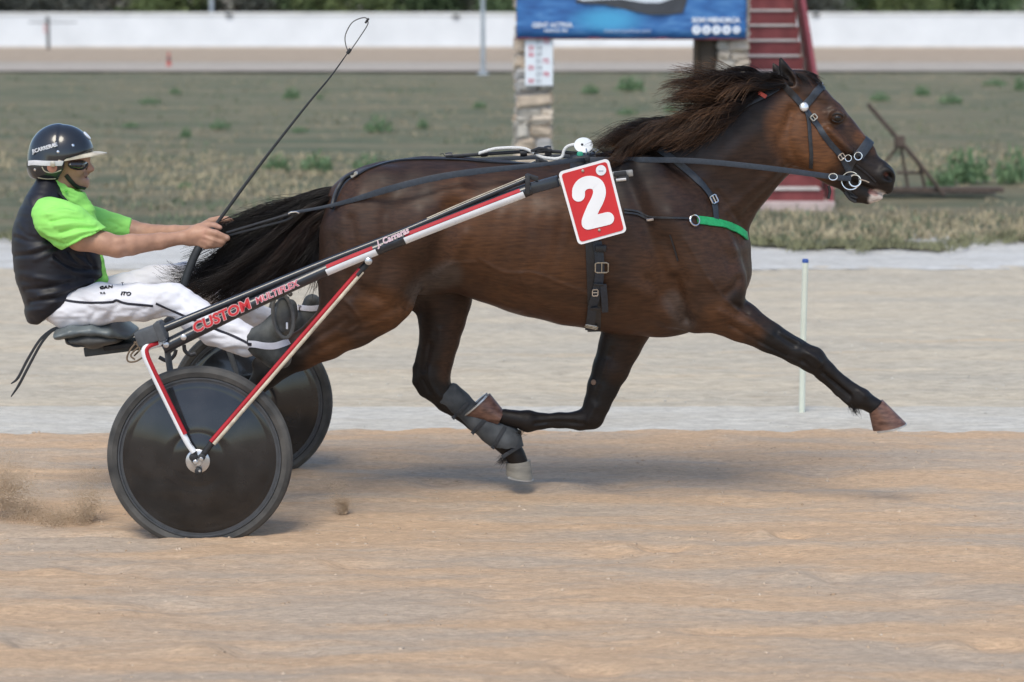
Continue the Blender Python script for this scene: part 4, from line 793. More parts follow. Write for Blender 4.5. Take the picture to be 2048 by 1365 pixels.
# overcheck pole with rope and white plastic wheel
g = MB(); g.tube([P(893,314,-.03), P(960,309,-.03), P(1040,304,-.03), P(1105,303,-.03), P(1165,308,-.03)], .0075, 8); g.build('check_pole', M_lea, hs, True)
g = MB()
for px, py, r in ((898,312,.013),(968,307,.014),(1047,306,.015),(1096,302,.020)): g.lathe(P(px, py, -.03), P(px+10, py-.8, -.03)-P(px, py, -.03), [(r,-.014), (r*1.1,0), (r,.014)], 10)
g.build('pole_collar', M_lea, hs, True)
g = MB(); g.tube([P(880,309,-.03), P(886,307,-.03), P(889,312,-.03), P(895,314,-.03)], .0015, 5); g.build('wire_hook', M_lea, hs, True)
rp = spline([P(x, y, -.045) for x, y in ((958,307),(985,299),(1000,297),(1025,296),(1050,298),(1070,308),(1085,315),(1110,318),(1124,314),(1128,302),(1136,293),(1155,288))], 10)
g = MB(); g.tube(rp, .0068, 8); g.build('white_rope', mat('rope_white', (.62,.62,.60), .8, .15, 200, .003, 320), hs, True)
g = MB()
for k in range(2): g.tube([rp[i]+.0032*np.array((0, math.sin(i*1.3+k*3.14), math.cos(i*1.3+k*3.14))) for i in range(0, len(rp))], .0042, 5)
g.build('rope_strand', mat('rope_light', (.72,.73,.72), .8, .1, 200), hs, True)
g = MB(); g.tube([P(1062,303,-.05), P(1078,297,-.05), P(1092,298,-.05), P(1100,304,-.05)], .006, 6); g.tube([P(1068,308,-.05), P(1085,301,-.05), P(1104,301,-.05)], .005, 6); g.build('strap_knot', M_lea, hs, True)
wc = P(1167, 292, -.05); nn = np.array((.0,-1.,.85)); g = MB(); g.lathe(wc, nn, [(.030,-.005), (.037,0), (.038,.005), (.030,.008)], 26); wob = g.build('plastic_roller', mat('white_plastic', (.66,.69,.70), .35, .06, 20), hs, True)
g = MB()
for a, b in ((-.2,.25),(-.15,-.3)): g.box(wc+np.array((a*.03,-.010,b*.026)), (.009,.006,.007))
g.build('roller_slot', M_lea, wob)
g = MB(); g.tube([P(1158,300,-.05), P(1180,306,-.05), P(1196,294,-.05)], .0018, 5); g.tube([P(1170,302,-.06), P(1190,298,-.06)], .0018, 5); g.build('check_wire', M_chrome, hs, True)
# --- breast collar
bc = thing('breast_collar', 'green breast strap with ring and black neck strap round the chest', 'breast collar', hz(1430, 450))
cen = P(1360, 470, 0); fr = P(1494, 480, 0)-cen; g = MB(); pts = []; nr = []
for x, y in spline([(1394,441),(1420,444),(1445,449),(1468,457),(1484,466),(1491,473)], 6): q, n = hit(HT, x, y, -.1, .006); pts.append(q); nr.append(n)
m0 = pts[-1]
for a in np.linspace(.25, 1, 5)[0:]:
    yy = m0[1]+a*(.24-m0[1]); d = np.array((1., 0, 0)); r_ = HT.ray_cast(Vector((2.0, yy, m0[2]-.01)), Vector((-1, 0, 0)))
    if r_[0] is not None: pts.append(np.array(r_[0])+(.006, 0, 0)); nr.append(np.array((1., 0, 0)))
strap(g, smoothn(pts, 2), smoothn(nr, 2), .034, .006); g.build('green_strap', M_green, bc, True)
g = MB(); ringat(g, hit(HT, 1387, 442, off=.010)[0], hit(HT, 1387, 442)[1], .0215, .0034); g.build('ring', M_chrome, bc, True)
g = MB(); surf_strap(g, HT, [(1376,438),(1340,436),(1300,434),(1275,424),(1248,420)], .008, .006, .004); surf_strap(g, HT, [(1300,440),(1275,430),(1248,426)], .008, .007, .004); g.build('trace_cord', M_lea, bc, True)
g = MB(); surf_strap(g, HT, [(1296,440),(1310,438)], .010, .013, .005); g.build('snap_hook', M_chrome, bc, True)
g = MB(); surf_strap(g, HT, [(1318,300),(1345,318),(1375,342),(1400,366),(1420,392),(1428,410),(1431,440)], .026, .006, .005); g.build('neck_strap', M_leab, bc, True)
buckle(HT, 1425, 400, 16, 15, 1.2, bc, M_chrome, .012)
g = MB(); surf_strap(g, HT, [(1340,470),(1350,500),(1356,522)], .006, .003, .003); g.build('loose_thong', M_lea, bc, True)
# --- bridle
br_ = thing('bridle', 'black leather bridle with chrome rings on the horse head', 'bridle', hz(1640, 260))
def bstrap(name, path, w, m=M_lea, off=.004, th=.005, Y=0.): g = MB(); surf_strap(g, HT, path, w, off, th, Y=Y); return g.build(name, m, br_, True)
bstrap('cheekpiece', [(1607,215),(1618,230),(1632,248),(1658,284),(1681,312),(1694,336),(1702,352)], .023, M_leab)
bstrap('crownpiece', [(1607,215),(1597,203),(1586,190),(1577,180),(1568,170)], .026)
bstrap('browband', [(1607,215),(1620,200),(1632,185),(1641,176),(1646,172)], .030, M_leab)
C = P(1630, 190, 0); g = MB(); ring_strap(g, HT, P(1605, 215, 0), P(1647, 168, 0)-P(1605, 215, 0), (0,-1,0), -1.1, .35, .030, .005, .005, 24); g.build('browband_front', M_leab, br_, True)
g = MB(); ring_strap(g, HT, P(1712, 312, 0), P(1736, 283, 0)-P(1712, 312, 0), (0,-1,0), -1.5, 1.5, .042, .005, .006, 40, .4); g.build('noseband', M_leab, br_, True)
bstrap('noseband_side', [(1713,306),(1708,318),(1700,332),(1696,345)], .026); bstrap('throat_strap', [(1612,222),(1617,245),(1620,280),(1622,310),(1622,336)], .015)
bstrap('chin_strap', [(1700,362),(1694,376),(1700,388),(1712,398)], .024, off=.007); bstrap('head_collar', [(1556,178),(1530,192),(1500,206),(1480,218)], .024, off=.010)
bstrap('lip_cord', [(1712,330),(1735,348),(1752,364)], .006)
MB().lathe(hit(HT, 1607, 215, off=.006)[0], hit(HT, 1607, 215)[1], [(.019,0), (.019,.004), (.014,.010), (.006,.013)], 20).build('rosette', mat('rosette_silver', (.80,.84,.88), .25, .05, 30, metal=.6), br_, True)
for px, py, r, tr, nm, of in ((1710,358,.0235,.0038,'bit_ring',.026),(1700,358,.036,.0030,'outer_ring',.018),(1713,312,.0155,.0026,'small_ring',.016),(1695,312,.013,.0024,'small_ring',.014)):
    c, n = hit(HT, px, py, -.06, of); g = MB(); ringat(g, c, (-.05,-1,.1), r, tr); g.build(nm, M_chrome, br_, True)
buckle(HT, 1681, 313, 11, 12, .9, br_, M_chrome, .012); buckle(HT, 1626, 236, 10, 12, .9, br_, M_brass, .012)
g = MB(); g.tube([hit(HT, 1716, 358, -.06, .03)[0], hit(HT, 1728, 362, -.05, .02)[0], hit(HT, 1736, 365, -.05, .012)[0]], .003, 6); g.build('bit_end', M_chrome, br_, True)
g = MB(); surf_strap(g, HT, [(1640,170),(1645,167)], .012, .012, .006); g.build('browband_clip', M_chrome, br_, True)
g = MB(); g.tube([P(1657,372,-.05), P(1660,383,-.05), P(1657,398,-.05)], .006, 6); g.build('hanging_strap_end', M_lea, br_, True)
g = MB(); g.tube([P(1690,385,-.05), P(1700,398,-.05), P(1712,404,-.05)], .007, 6); g.tube([P(1700,392,-.05), P(1713,396,-.05)], .006, 6); g.build('chin_tassel', M_lea, br_, True)
MB().box(P(1522, 188, -.085), (.05,.006,.016), [[.86,0,.5],[0,1,0],[-.5,0,.86]], bev=.002).build('red_tag', mat('red_fleece', (.55,.10,.08), .8, .15, 40), br_)
# --- reins
rn = thing('driving_reins', 'long black driving reins running from the bit to the hands of the driver', 'reins', P(700, 400, -.2))
def rein(path, Ys, name, w, parent=rn, side=-1, m=M_leab):
    p = spline(path, 12); ys = np.interp(np.linspace(0, 1, len(p)), np.linspace(0, 1, len(Ys)), Ys); pts = []
    for (x, y), Y in zip(p, ys):
        if side < 0: q, n = hit(HT, x, y, Y, .010); Y = min(Y, q[1]-.004) if abs(q[1]-Y) < .6 and HT.ray_cast(Vector(CAM), Vector(ray(x, y)))[0] is not None else Y
        pts.append(P(x, y, Y))
    pts = smoothn(pts, 4); nr = np.tile((0,-1.,.15), (len(pts), 1)); g = MB(); strap(g, pts, nr, w, .0035); return g.build(name, m, parent, True)
rein([(594,424),(640,416),(700,402),(780,378),(860,358),(940,345),(1050,333),(1150,322),(1172,320)], [-.17,-.2,-.28,-.26,-.2,-.1], 'near_rein', [.012+.014*min(1, max(0, (i-14)/20))*min(1, max(.25, (84-i)/24)) for i in range(97)])
rein([(1172,320),(1290,320),(1400,323),(1530,336),(1664,354),(1702,358)], [-.1,-.16,-.19,-.17,-.12,-.1], 'near_rein', .022)
rein([(453,466),(520,446),(594,424)], [-.12,-.15,-.17], 'hand_part', .009, m=M_lea); rein([(455,472),(520,455),(575,440),(594,426)], [-.11,-.13,-.15,-.17], 'hand_part', .009, m=M_lea)
g = MB(); g.tube([P(577,428,-.18), P(582,425,-.185), P(592,424,-.185), P(598,427,-.18)], .004, 6); g.build('rein_buckle', M_chrome, rn, True)
rein([(470,458),(600,420),(720,372),(850,330),(1000,318),(1150,312)], [.08,.1,.15,.18,.12,.1], 'far_rein', .018, side=1)
c, n = hit(HT, 1664, 354, -.1, .02); g = MB(); ringat(g, P(1666, 354, -.14), (0,-1,.1), .013, .0026, 1.3); g.build('rein_billet_buckle', M_chrome, rn, True)
# --- leg boot on the far hind leg
M_boot = mat('boot_neoprene', (.030,.036,.042), .75, .35, 14, .003, 70, col2=(.085,.092,.098))
lb = thing('hind_leg_boot', 'grey neoprene tendon boot strapped on the far hind leg', 'leg boot', P(960, 850, .15))
b = Body((-.32, .0, .2), (.12, .32, .72), .006); b.chain([(890,793,26,.85),(918,808,24,.9),(955,838,25,.92),(985,862,27,.95),(1012,880,31,.98),(1022,898,27,.98)], Y=.15, k=.015); b.chain([(908,776,10,1.4),(925,800,14,1.2)], Y=.15, k=.02); b.cut(P(1030, 906, .15), P(1040, 925, .15)-P(1028, 905, .15)); v, f = b.mesh(1); V_ = relax(v, f, 1)
link('shell', V_, f, M_boot, lb, True); BT = bvh(V_, f)
for p0, p1 in (((937,806),(905,838)), ((975,834),(944,868)), ((1010,855),(985,897)), ((1040,892),(1004,915))):
    g = MB(); surf_strap(g, BT, [p0, ((p0[0]+p1[0])/2, (p0[1]+p1[1])/2), p1], .016, .003, .004, Y=.1); g.build('strap', mat('boot_strap', (.03,.033,.038), .8, .2, 60), lb, True)
# --- number plate
pl = thing('number_plate', 'red number plate with a white figure 2 hanging at the shaft tip', 'number plate', P(1186, 404, -.47))
YN = -.47; TL, TR, BRp, BLp = [P(x, y, YN) for x, y in ((1116,345),(1217,317),(1254,464),(1157,491))]
def quadpt(a, b, d=0.): p = (TL*(1-a)+TR*a)*(1-b)+(BLp*(1-a)+BRp*a)*b; return p+np.array((0,-d,0))
def rrect(ins, r, d):   # rounded rectangle, inset and radius as shares of the plate width
    out = []; asp = np.linalg.norm(TR-TL)/np.linalg.norm(BLp-TL); iy = ins*asp; ry = r*asp
    for cx, cy, a0 in ((1-ins-r, iy+ry, -90), (1-ins-r, 1-iy-ry, 0), (ins+r, 1-iy-ry, 90), (ins+r, iy+ry, 180)):
        for a in np.radians(np.linspace(a0, a0+90, 7)): out.append(quadpt(cx+r*math.cos(a), cy+ry*math.sin(a), d))
    return out
MB().prism(rrect(0, .085, 0), (0,.006,0)).build('white_rim', mat('plate_white', (.78,.79,.80), .4, .05, 12), pl)
MB().prism(rrect(.05, .06, .0022), (0,.004,0)).build('red_field', mat('plate_red', (.56,.022,.028), .38, .08, 6), pl)
def stroke(path, w, Y, dY, name, m, parent):
    p = spline(path, 7); L = []; R_ = []; n = len(p)
    for i in range(n):
        t = p[min(i+1, n-1)]-p[max(i-1, 0)]; t /= np.linalg.norm(t); s = np.array((-t[1], t[0])); L.append(p[i]+s*w); R_.append(p[i]-s*w)
    v = [P(*q, Y) for q in L]+[P(*q, Y) for q in R_]; v += [q+np.array((0, dY, 0)) for q in v]; N_ = 2*n; f = []
    for i in range(n-1): f += [(i, i+1, n+i+1, n+i), (N_+i, N_+n+i, N_+n+i+1, N_+i+1), (i, N_+i, N_+i+1, i+1), (n+i, n+i+1, N_+n+i+1, N_+n+i)]
    mb = MB().add(v, f)
    for e in (p[0], p[-1]): mb.prism([P(e[0]+w*math.cos(a), e[1]+w*math.sin(a), Y-.0002) for a in np.linspace(0, 2*math.pi, 20, endpoint=False)], (0, dY, 0))
    return mb
mb = stroke([(1157,391),(1158,379),(1166,369),(1180,365),(1194,370),(1199,384),(1195,400),(1186,418),(1177,440),(1176,447)], 12.8, YN-.0042, .002, '', None, pl)
m2 = stroke([(1176,447),(1195,442.5),(1215.5,437.5)], 12.8, YN-.0046, .0022, '', None, pl); mb.add(m2.v, m2.f); m3 = MB().prism([P(x, y, YN-.0049) for x, y in ((1165,440),(1189,424),(1196,443),(1178,458.5),(1168,455))], (0,.0026,0)); mb.add(m3.v, m3.f)
mb.build('figure_two', mat('figure_white', (.80,.81,.82), .4, .04, 12), pl)
q = P(1202, 341, YN-.004); MB().lathe(q, (0,-1,0), [(.0200,0), (.0200,.0012)], 24).build('round_sticker', mat('sticker', (.72,.75,.78), .5, .08, 60), pl)
MB().box(q+np.array((0,-.0016,-.003)), (.018,.0006,.006)).build('sticker_mark', mat('sticker_grey', (.40,.45,.52), .6), pl)
for x, y in ((1165.5,342),(1198.5,460.5)): MB().lathe(P(x, y, YN-.003), (0,-1,0), [(.0062,0), (.005,.003), (.002,.004)], 10).build('rivet', M_brass, pl, True)
# ------------------------------------------------------------------ the sulky
M_blk = mat('shaft_black', (.017,.021,.028), .30, .2, 40, coat=.3); M_wht = mat('shaft_white', (.76,.78,.80), .5, .07, 12, .0); M_rd = mat('shaft_red', (.40,.018,.028), .55, .15, 12, spec=.3); M_gry = mat('cast_grey', (.075,.082,.090), .6, .3, 25, .002, 60)
M_cream = mat('worn_cream', (.55,.49,.38), .55, .25, 30); M_alu = mat('alloy', (.60,.60,.60), .35, .15, 30, metal=.85); M_dull = mat('dull_black', (.020,.021,.023), .65, .25, 50, .001, 90)
YR = -.72
su = thing('racing_sulky', 'two wheeled black racing sulky with red and white shafts and disc wheels', 'sulky', (P(400, 915, -.65)[0], 0, 0))
RW = .356; hubn = P(400, 915, -.655); hubf = np.array([P(503, 805, .66)[0], .66, hubn[2]-.012])
M_tyre = mat('tyre_rubber', (.028,.030,.032), .75, .3, 10, .002, 80, col2=(.095,.09,.082)); M_disc = mat('disc_cover', (.009,.011,.014), .16, .45, 9, .0008, 20, spec=.5, coat=.25, col2=(.022,.022,.023))
def wheel(c, yaw):
    ax = np.array((math.sin(yaw), -math.cos(yaw), 0)); w = bpy.data.objects.new('wheel', None); COL.objects.link(w); w.location = tuple(c); w.parent = su; w.matrix_parent_inverse = Matrix.Translation(-Vector(su.location))
    def sub(mb, name, m): o = mb.build(name, m, None, True); o.parent = w; o.matrix_parent_inverse = Matrix.Translation(-Vector(c)); return o
    pr = [(RW-.046, -.012), (RW-.040, -.021), (RW-.022, -.026), (RW-.007, -.018), (RW, 0), (RW-.007, .018), (RW-.022, .026), (RW-.040, .021), (RW-.046, .012), (RW-.046, -.012)]
    sub(MB().lathe(c, ax, pr, 96), 'tyre', M_tyre)
    sub(MB().lathe(c, ax, [(RW-.052, .016), (RW-.050, .022), (RW-.044, .022), (RW-.042, .014)], 96), 'rim_ring', mat('rim_dark', (.05,.056,.064), .35, .2, 30, coat=.2))
    prof = [(RW-.046, -.012), (RW-.046, .010), (RW-.056, .013)]
    for r_, h_ in ((.282,.022),(.275,.0215),(.268,.024),(.20,.044),(.14,.058),(.112,.064),(.104,.063),(.098,.066),(.05,.074),(.02,.075)): prof.append((r_, h_))
    sub(MB().lathe(c, ax, prof, 96), 'disc_cover', M_disc)
    sub(MB().lathe(c, -ax, [(RW-.047, .0), (RW-.05, .012), (.18, .03), (.05, .05), (.02, .052)], 96), 'disc_cover', M_disc)
    sub(MB().lathe(c, ax, [(.046, .068), (.046, .078), (.040, .082), (.020, .084), (.016, .090)], 32), 'hub', M_alu)
    return ax
axn = wheel(hubn, .02); axf = wheel(hubf, .04)
def flip(p): return np.array((p[0]+.05, -p[1]+.02, p[2]-.0))
def both(make, names, ms, par=su):
    """near and far copies of a frame member: the far one mirrored across the middle"""
    for mirror in (False, True):
        mbs = make()
        for mb, nm, m in zip(mbs, names, ms):
            if mirror: mb.v = [tuple(flip(v)) for v in mb.v]
            mb.build(nm, m, par, True)
ysh = lambda x: float(np.interp(x, [290, 740, 1060, 1265], [-.72, -.54, -.43, -.40]))
def sp_(x, y, d=0.): return P(x, y, ysh(x)+d)
cl = spline([(325,696),(420,649),(520,600),(655,538),(800,479),(930,428),(1060,378)], 6)
def frac(x): return float(np.interp(x, cl[:, 0], cl[:, 1]))
def shaft():
    a = MB().tube([sp_(x, y) for x, y in cl], 13.6*S(-.55), 12, ratio=1.25, up=(0,1,0)); 
    # flat oval section: taller than wide
    return [a]
def sect(mb, x0, x1, dlo, dhi, dy=-.0035, n=24, th=.004):     # painted band on the outer face between two offsets across the shaft (pixels, down positive)
    v = []; f = []; xs = np.linspace(x0, x1, n)
    for i, x in enumerate(xs):
        for k in range(6):
            o = dlo+(dhi-dlo)*k/5; u = o/13.6; bulge = math.sqrt(max(0, 1-min(1, u*u)*.96)); p = P(x+o*.40, frac(x)+o*.91, ysh(x)); v.append(p+np.array((0,-(13.6*S(-.55)*1.0*1.25*bulge)+dy, 0)))
    for i in range(n-1):
        for k in range(5): f.append((i*6+k, (i+1)*6+k, (i+1)*6+k+1, i*6+k+1))
    N_ = len(v); v += [p+np.array((0, th, 0)) for p in v]; f += [tuple(q+N_ for q in g[::-1]) for g in f]; mb.add(v, f); return mb
both(shaft, ['shaft'], [M_blk])
for x0, x1 in ((652,752),(808,1046)):
    for mir in (False, True):
        w_ = sect(MB(), x0, x1, -1.5, 12.6); r_ = sect(MB(), x0+4, x1-4, -9.2, -2.2)
        for mb, nm, m in ((w_, 'white_stripe', M_wht), (r_, 'red_stripe', M_rd)):
            if mir: mb.v = [tuple(flip(v)) for v in mb.v]
            mb.build(nm, m, su, True)
def tip():
    a = MB(); p0, p1 = sp_(1052, 380), sp_(1118, 362); d = (p1-p0)/np.linalg.norm(p1-p0); u = np.array((0,1.,0)); R = np.stack([d, u, np.cross(d, u)], 1); a.box((p0+p1)/2, (np.linalg.norm(p1-p0), .040, .044), R, bev=.006)
    b = MB(); q0, q1 = sp_(1105, 366), sp_(1266, 346); d = (q1-q0)/np.linalg.norm(q1-q0); R = np.stack([d, u, np.cross(d, u)], 1); b.box((q0+q1)/2, (np.linalg.norm(q1-q0), .022, .026), R, bev=.004)
    c = MB().box(sp_(1246, 357, -.01), (.045, .03, .026), R, bev=.005); e = MB().box(sp_(1240, 348, -.012), (.05, .03, .018), R, bev=.004); c.add(e.v, e.f)
    g = MB().tube([sp_(1232, 361, -.03), sp_(1252, 359, -.03)], .006, 8)
    return [a, b, c, g]
both(tip, ['shaft_sleeve', 'quick_hitch_bar', 'hitch_catch', 'hitch_pin'], [M_blk, mat('hitch_grey', (.30,.29,.27), .5, .35, 30, metal=.5), M_dull, M_alu])
ut = spline([(322,660),(420,620),(509,583),(652,524),(800,466),(930,410),(1050,360)], 5)
def upper():
    a = MB().tube([sp_(x, y, -.006) for x, y in ut], [8.5*S(-.55)*(1-.35*i/len(ut)) for i in range(len(ut))], 12); b = MB().box(sp_(1055, 369, -.012), (.020, .052, .075), bev=.005); c = MB().box(sp_(1064, 355, -.01), (.05, .03, .018), [[.95,0,.3],[0,1,0],[-.3,0,.95]], bev=.004); b.add(c.v, c.f)
    t = MB().tube([sp_(x, y-6, -.012) for x, y in ut[22:]], .0022, 5)
    return [a, b, t]
both(upper, ['tension_tube', 'tube_clamp', 'tension_wire'], [M_blk, M_dull, M_cream])
def house():
    a = MB(); d = P(330, 655, YR)-P(275, 675, YR); d /= np.linalg.norm(d); u = np.array((0,1.,0)); R = np.stack([d, u, np.cross(d, u)], 1); a.box(P(303, 669, YR), (.115, .075, .060), R, bev=.008); e = MB().box(P(322, 662, YR), (.03, .085, .075), R, bev=.006); a.add(e.v, e.f); return [a]
both(house, ['corner_housing'], [M_gry])
for k, (x, y) in enumerate(((332,690),(367,675))):
    MB().lathe(P(x, y, ysh(x)-.036), (0,-1,0), [(.0115,-.004), (.0115,.003), (.007,.006)], 14).build('bolt', M_alu, su, True)
fk = spline([(345,684),(312,688),(292,697),(291,712),(304,742),(340,816),(372,880),(388,905)], 5)
yfk = lambda i: np.interp(i/len(fk), [0, .25, 1], [YR+.02, YR-.03, YR-.035])
def fork():
    pts = [P(x, y, yfk(i)) for i, (x, y) in enumerate(fk)]; r = 8.2*S(YR); n = len(pts)
    a = MB().tube(pts, [r*(1-.25*i/n) for i in range(n)], 12)
    b = MB().tube([P(x+3.6, y-1.5, yfk(i)-.0075) for i, (x, y) in list(enumerate(fk))[5:-6]], r*.55, 8)
    c = MB().tube([P(352,690,-.60), P(335,705,-.59), P(340,740,-.585), P(372,830,-.59), P(400,905,-.60)], .013, 10)
    d = MB().tube([pts[-7], pts[-1], hubn+np.array((-.01,-.085,.0))], [.010,.011,.012], 10)
    return [a, b, c, d]
both(fork, ['rear_fork', 'fork_stripe', 'inner_fork', 'fork_end'], [M_wht, M_rd, M_gry, M_dull])
def strut():
    A = P(424, 886, YR-.02); B = P(722, 541, ysh(725)-.0); n = 14; pts = [A+(B-A)*i/n for i in range(n+1)]; r = 6.6*S(YR)
    nrm = np.array((.72, 0, -.69))*r*.55
    a = MB().tube([p+nrm for p in pts], r*.78, 10); b = MB().tube([p-nrm*.8+np.array((0,-.003,0)) for p in pts], r*.72, 10)
    c = MB().tube([B-(B-A)*.03, B+(B-A)*.045], .0135, 10); d = MB().tube([B+(B-A)*.045, P(738, 522, ysh(738))], .012, 10); e = MB().lathe(P(737, 523, ysh(738)-.03), (0,-1,0), [(.014,-.03), (.014,.006), (.008,.010)], 14); d.add(e.v, e.f)
    g = MB().tube([A, P(412, 902, YR-.02), hubn+np.array((.012,-.085,.01))], .012, 10)
    return [a, b, c, d, g]
both(strut, ['strut', 'strut_stripe', 'strut_ferrule', 'strut_clevis', 'strut_end'], [M_cream, M_rd, M_dull, M_alu, M_dull])
for i, (dx, dz, r, m) in enumerate(((-.012,.020,.016,M_dull),(.020,.020,.014,M_dull),(.006,-.034,.014,M_dull),(-.004,.002,.010,M_alu),(.018,.014,.009,M_alu),(.012,-.032,.006,M_alu))):
    MB().lathe(hubn+np.array((dx,-.098,dz)), (0,-1,0), [(r,-.01), (r,.006+.003*(i > 2)), (r*.6,.010+.003*(i > 2))], 14).build('hub_bolt', m, su, True)
# axle arch, cross beam, seat
xj = P(300, 690, YR); 
MB().tube([xj+(0,.04,0), xj+np.array((-.02,.3,.0)), xj+np.array((-.02,.72,.0)), xj+np.array((.02,1.14,0)), xj+np.array((.05,1.40,0))], .020, 12).build('arch_bar', M_gry, su, True)
bx0, bx1 = P(172, 702, 0), P(300, 686, 0); d = (bx1-bx0)/np.linalg.norm(bx1-bx0); R = np.stack([d, (0,1,0), np.cross(d, (0,1,0))], 1)
MB().box((bx0+bx1)/2, (np.linalg.norm(bx1-bx0), .10, .038), R, bev=.005).build('seat_rail', mat('rail_grey', (.045,.055,.060), .5, .2, 30), su)
MB().box((P(215,698,0)+P(290,688,0))/2+np.array((0,.0,.012)), (.16, .18, .02), R, bev=.004).build('seat_bracket', M_dull, su)
M_seat = mat('seat_leather', (.115,.135,.14), .42, .3, 12, .002, 80)
b = Body((-1.95,-.34,.62), (-1.46,.34,.92), .005); b.chain([(131,660,14,8.),(160,652,17,6.4),(198,650,18,5.8),(232,655,16,6.2),(264,666,9,8.)], k=.02); v, f = b.mesh(1); v = relax(v, f, 2)
seat = link('seat', v, f, M_seat, su, True); ST = bvh(v, f)
b = Body((-1.95,-.30,.58), (-1.46,.30,.90), .005); b.chain([(152,672,15,6.0),(195,670,23,4.2),(240,670,13,6.4)], k=.02); v, f = b.mesh(1); link('seat_shell', v, f, mat('seat_under', (.085,.085,.08), .6, .3, 14, .002, 80), su, True)
g = MB(); g.tube([P(x, y, -.18) for x, y in spline([(158,671),(140,672),(131,678),(140,688),(152,693),(175,691)], 5)], .0045, 8); g.build('seat_handle', M_dull, su, True)
for pts in ([(120,655),(104,660),(80,680),(55,720),(36,756),(22,768)], [(118,658),(102,664),(82,688),(60,728),(38,770),(22,794)]):
    g = MB(); p = [P(x, y, -.12) for x, y in spline(pts, 6)]; strap(g, p, np.tile((0,-1.,.3), (len(p), 1)), [.011]*(len(p)-6)+[.010,.009,.008,.007,.006,.004], .003); g.build('trailing_strap', M_lea, su, True)
g = MB()
for pts in ([(275,682),(262,698),(254,715),(258,724),(272,723),(284,716)], [(268,684),(280,698),(268,712),(276,704)], [(282,690),(262,710),(270,720)]): g.tube([P(x, y, -.45) for x, y in spline(pts, 6)], .0035, 6)
g.build('wire_loop', mat('brown_wire', (.16,.115,.075), .6, .3, 40), su, True)
for pts in ([(368,690),(370,702),(380,710),(392,708)], [(318,715),(335,722),(348,712),(352,700)]): MB().tube([P(x, y, -.5) for x, y in spline(pts, 6)], .008, 8).build('hanging_loop', M_lea, su, True)
# foot rests under the shafts
for sg, (cx, cy), Y in ((-1, (566, 632), -.50), (1, (560, 640), .50)):
    g = MB(); g.tube([P(cx+20*math.cos(a)+5*math.sin(a), cy+44*math.sin(a), Y-.03) for a in np.linspace(0, 2*math.pi, 30, endpoint=False)], .0075, 8, closed=True); g.tube([P(cx+16, cy-42, Y-.02), P(cx+6, cy-50, Y), P(cx, cy-60, Y)], .009, 8); g.build('foot_rest_loop', mat('loop_grey', (.10,.10,.095), .6, .25, 40), su, True)
    b = Body(tuple(P(cx-40, cy+75, Y)-(0,.08,0)), tuple(P(cx+40, cy-75, Y)+(0,.08,0)), .005); b.chain([(cx+2,cy-26,14,1.0),(cx+1,cy,15,1.0),(cx-3,cy+24,13,1.0)], Y=Y, k=.02); v, f = b.mesh(1); link('foot_rest_pad', v, f, mat('pad_grey', (.085,.088,.084), .8, .3, 30, .002, 90), su, True)
    MB().box(P(cx+8, cy+20, Y-.035), (.008,.004,.026), bev=.001).build('reflective_tab', M_wht, su)
# lettering on the shaft
def shaft_text(s, a, b, h, m, bold, shear, sx, dY=-.0395): A, B = P(*a, ysh(a[0])+dY), P(*b, ysh(b[0])+dY); return text_mesh('lettering', s, h*S(-.6)/.69, A, B-A, (0,0,1), m, su, bold, shear, .0012, sx=sx)
M_ltr = mat('letter_red', (.60,.035,.045), .4, .08, 30); M_ltw = mat('letter_edge', (.62,.40,.40), .5, .08, 30); M_ltp = mat('letter_pink', (.72,.55,.60), .5, .08, 30)
shaft_text('CUSTOM', (389,667), (495,619), 19.5, M_ltw, .0038, .12, 1.08, -.0390); shaft_text('CUSTOM', (389,667), (495,619), 19.5, M_ltr, .0014, .12, 1.08, -.0402)
shaft_text('MULTIFLEX', (513,609), (592,574), 12.5, M_ltp, .0022, .15, 1.02, -.0380); shaft_text('MULTIFLEX', (513,609), (592,574), 12.5, mat('letter_rose', (.62,.12,.15), .45), .0002, .15, 1.02, -.0392)
shaft_text('J. Carreras', (756,494), (815,467), 12, M_ltp, .0012, .2, .92, -.0375)
# ------------------------------------------------------------------ the driver
M_skin = mat('skin', (.44,.255,.17), .5, .16, 22, .0006, 200, attr='Col', spec=.4)
dr = thing('person', 'seated driver in lime shirt, black vest, white trousers and dark helmet holding reins and whip', 'person', P(190, 640, 0))
b = Body((-2.08,-.40,.55), (-.90,.36,1.70), .0046)
# head, face
b.chain([(120,312,50,.78),(134,314,46,.80)], k=.02); b.chain([(140,335,34,.80),(152,352,24,.92),(164,364,14,1.25)], k=.02); b.chain([(168,318,10,2.6),(170,326,8,2.8)], k=.012)
b.tube([(171,320,0,5),(179,332,0,5),(184,338.5,0,5.2),(176,343,0,6)], k=.006); b.ball(P(178,341,-.011), (.009,.008,.007), .005); b.ball(P(178,341,.011), (.009,.008,.007), .005)
b.chain([(167,349,7,2.4),(171,350.5,4,2.6)], k=.010); b.chain([(166,360,7,2.2),(170.5,358,3.6,2.4)], k=.010); b.chain([(166,369,10,1.4),(171,371,6.5,1.6)], k=.012); b.chain([(178,354.4,2.2,6.0),(164,355.5,1.8,9.)], k=.003, op='-')
b.chain([(158,338,10,1.)], Y=-.04) if False else None
for sg in (-1, 1): b.ball(P(160, 342, sg*.045), (.022,.016,.020), .015); b.ball(P(104, 336, sg*.083), (.016,.010,.028), .008)
b.chain([(124,352,28,.95),(112,385,29,1.0),(104,412,34,1.2)], k=.02)
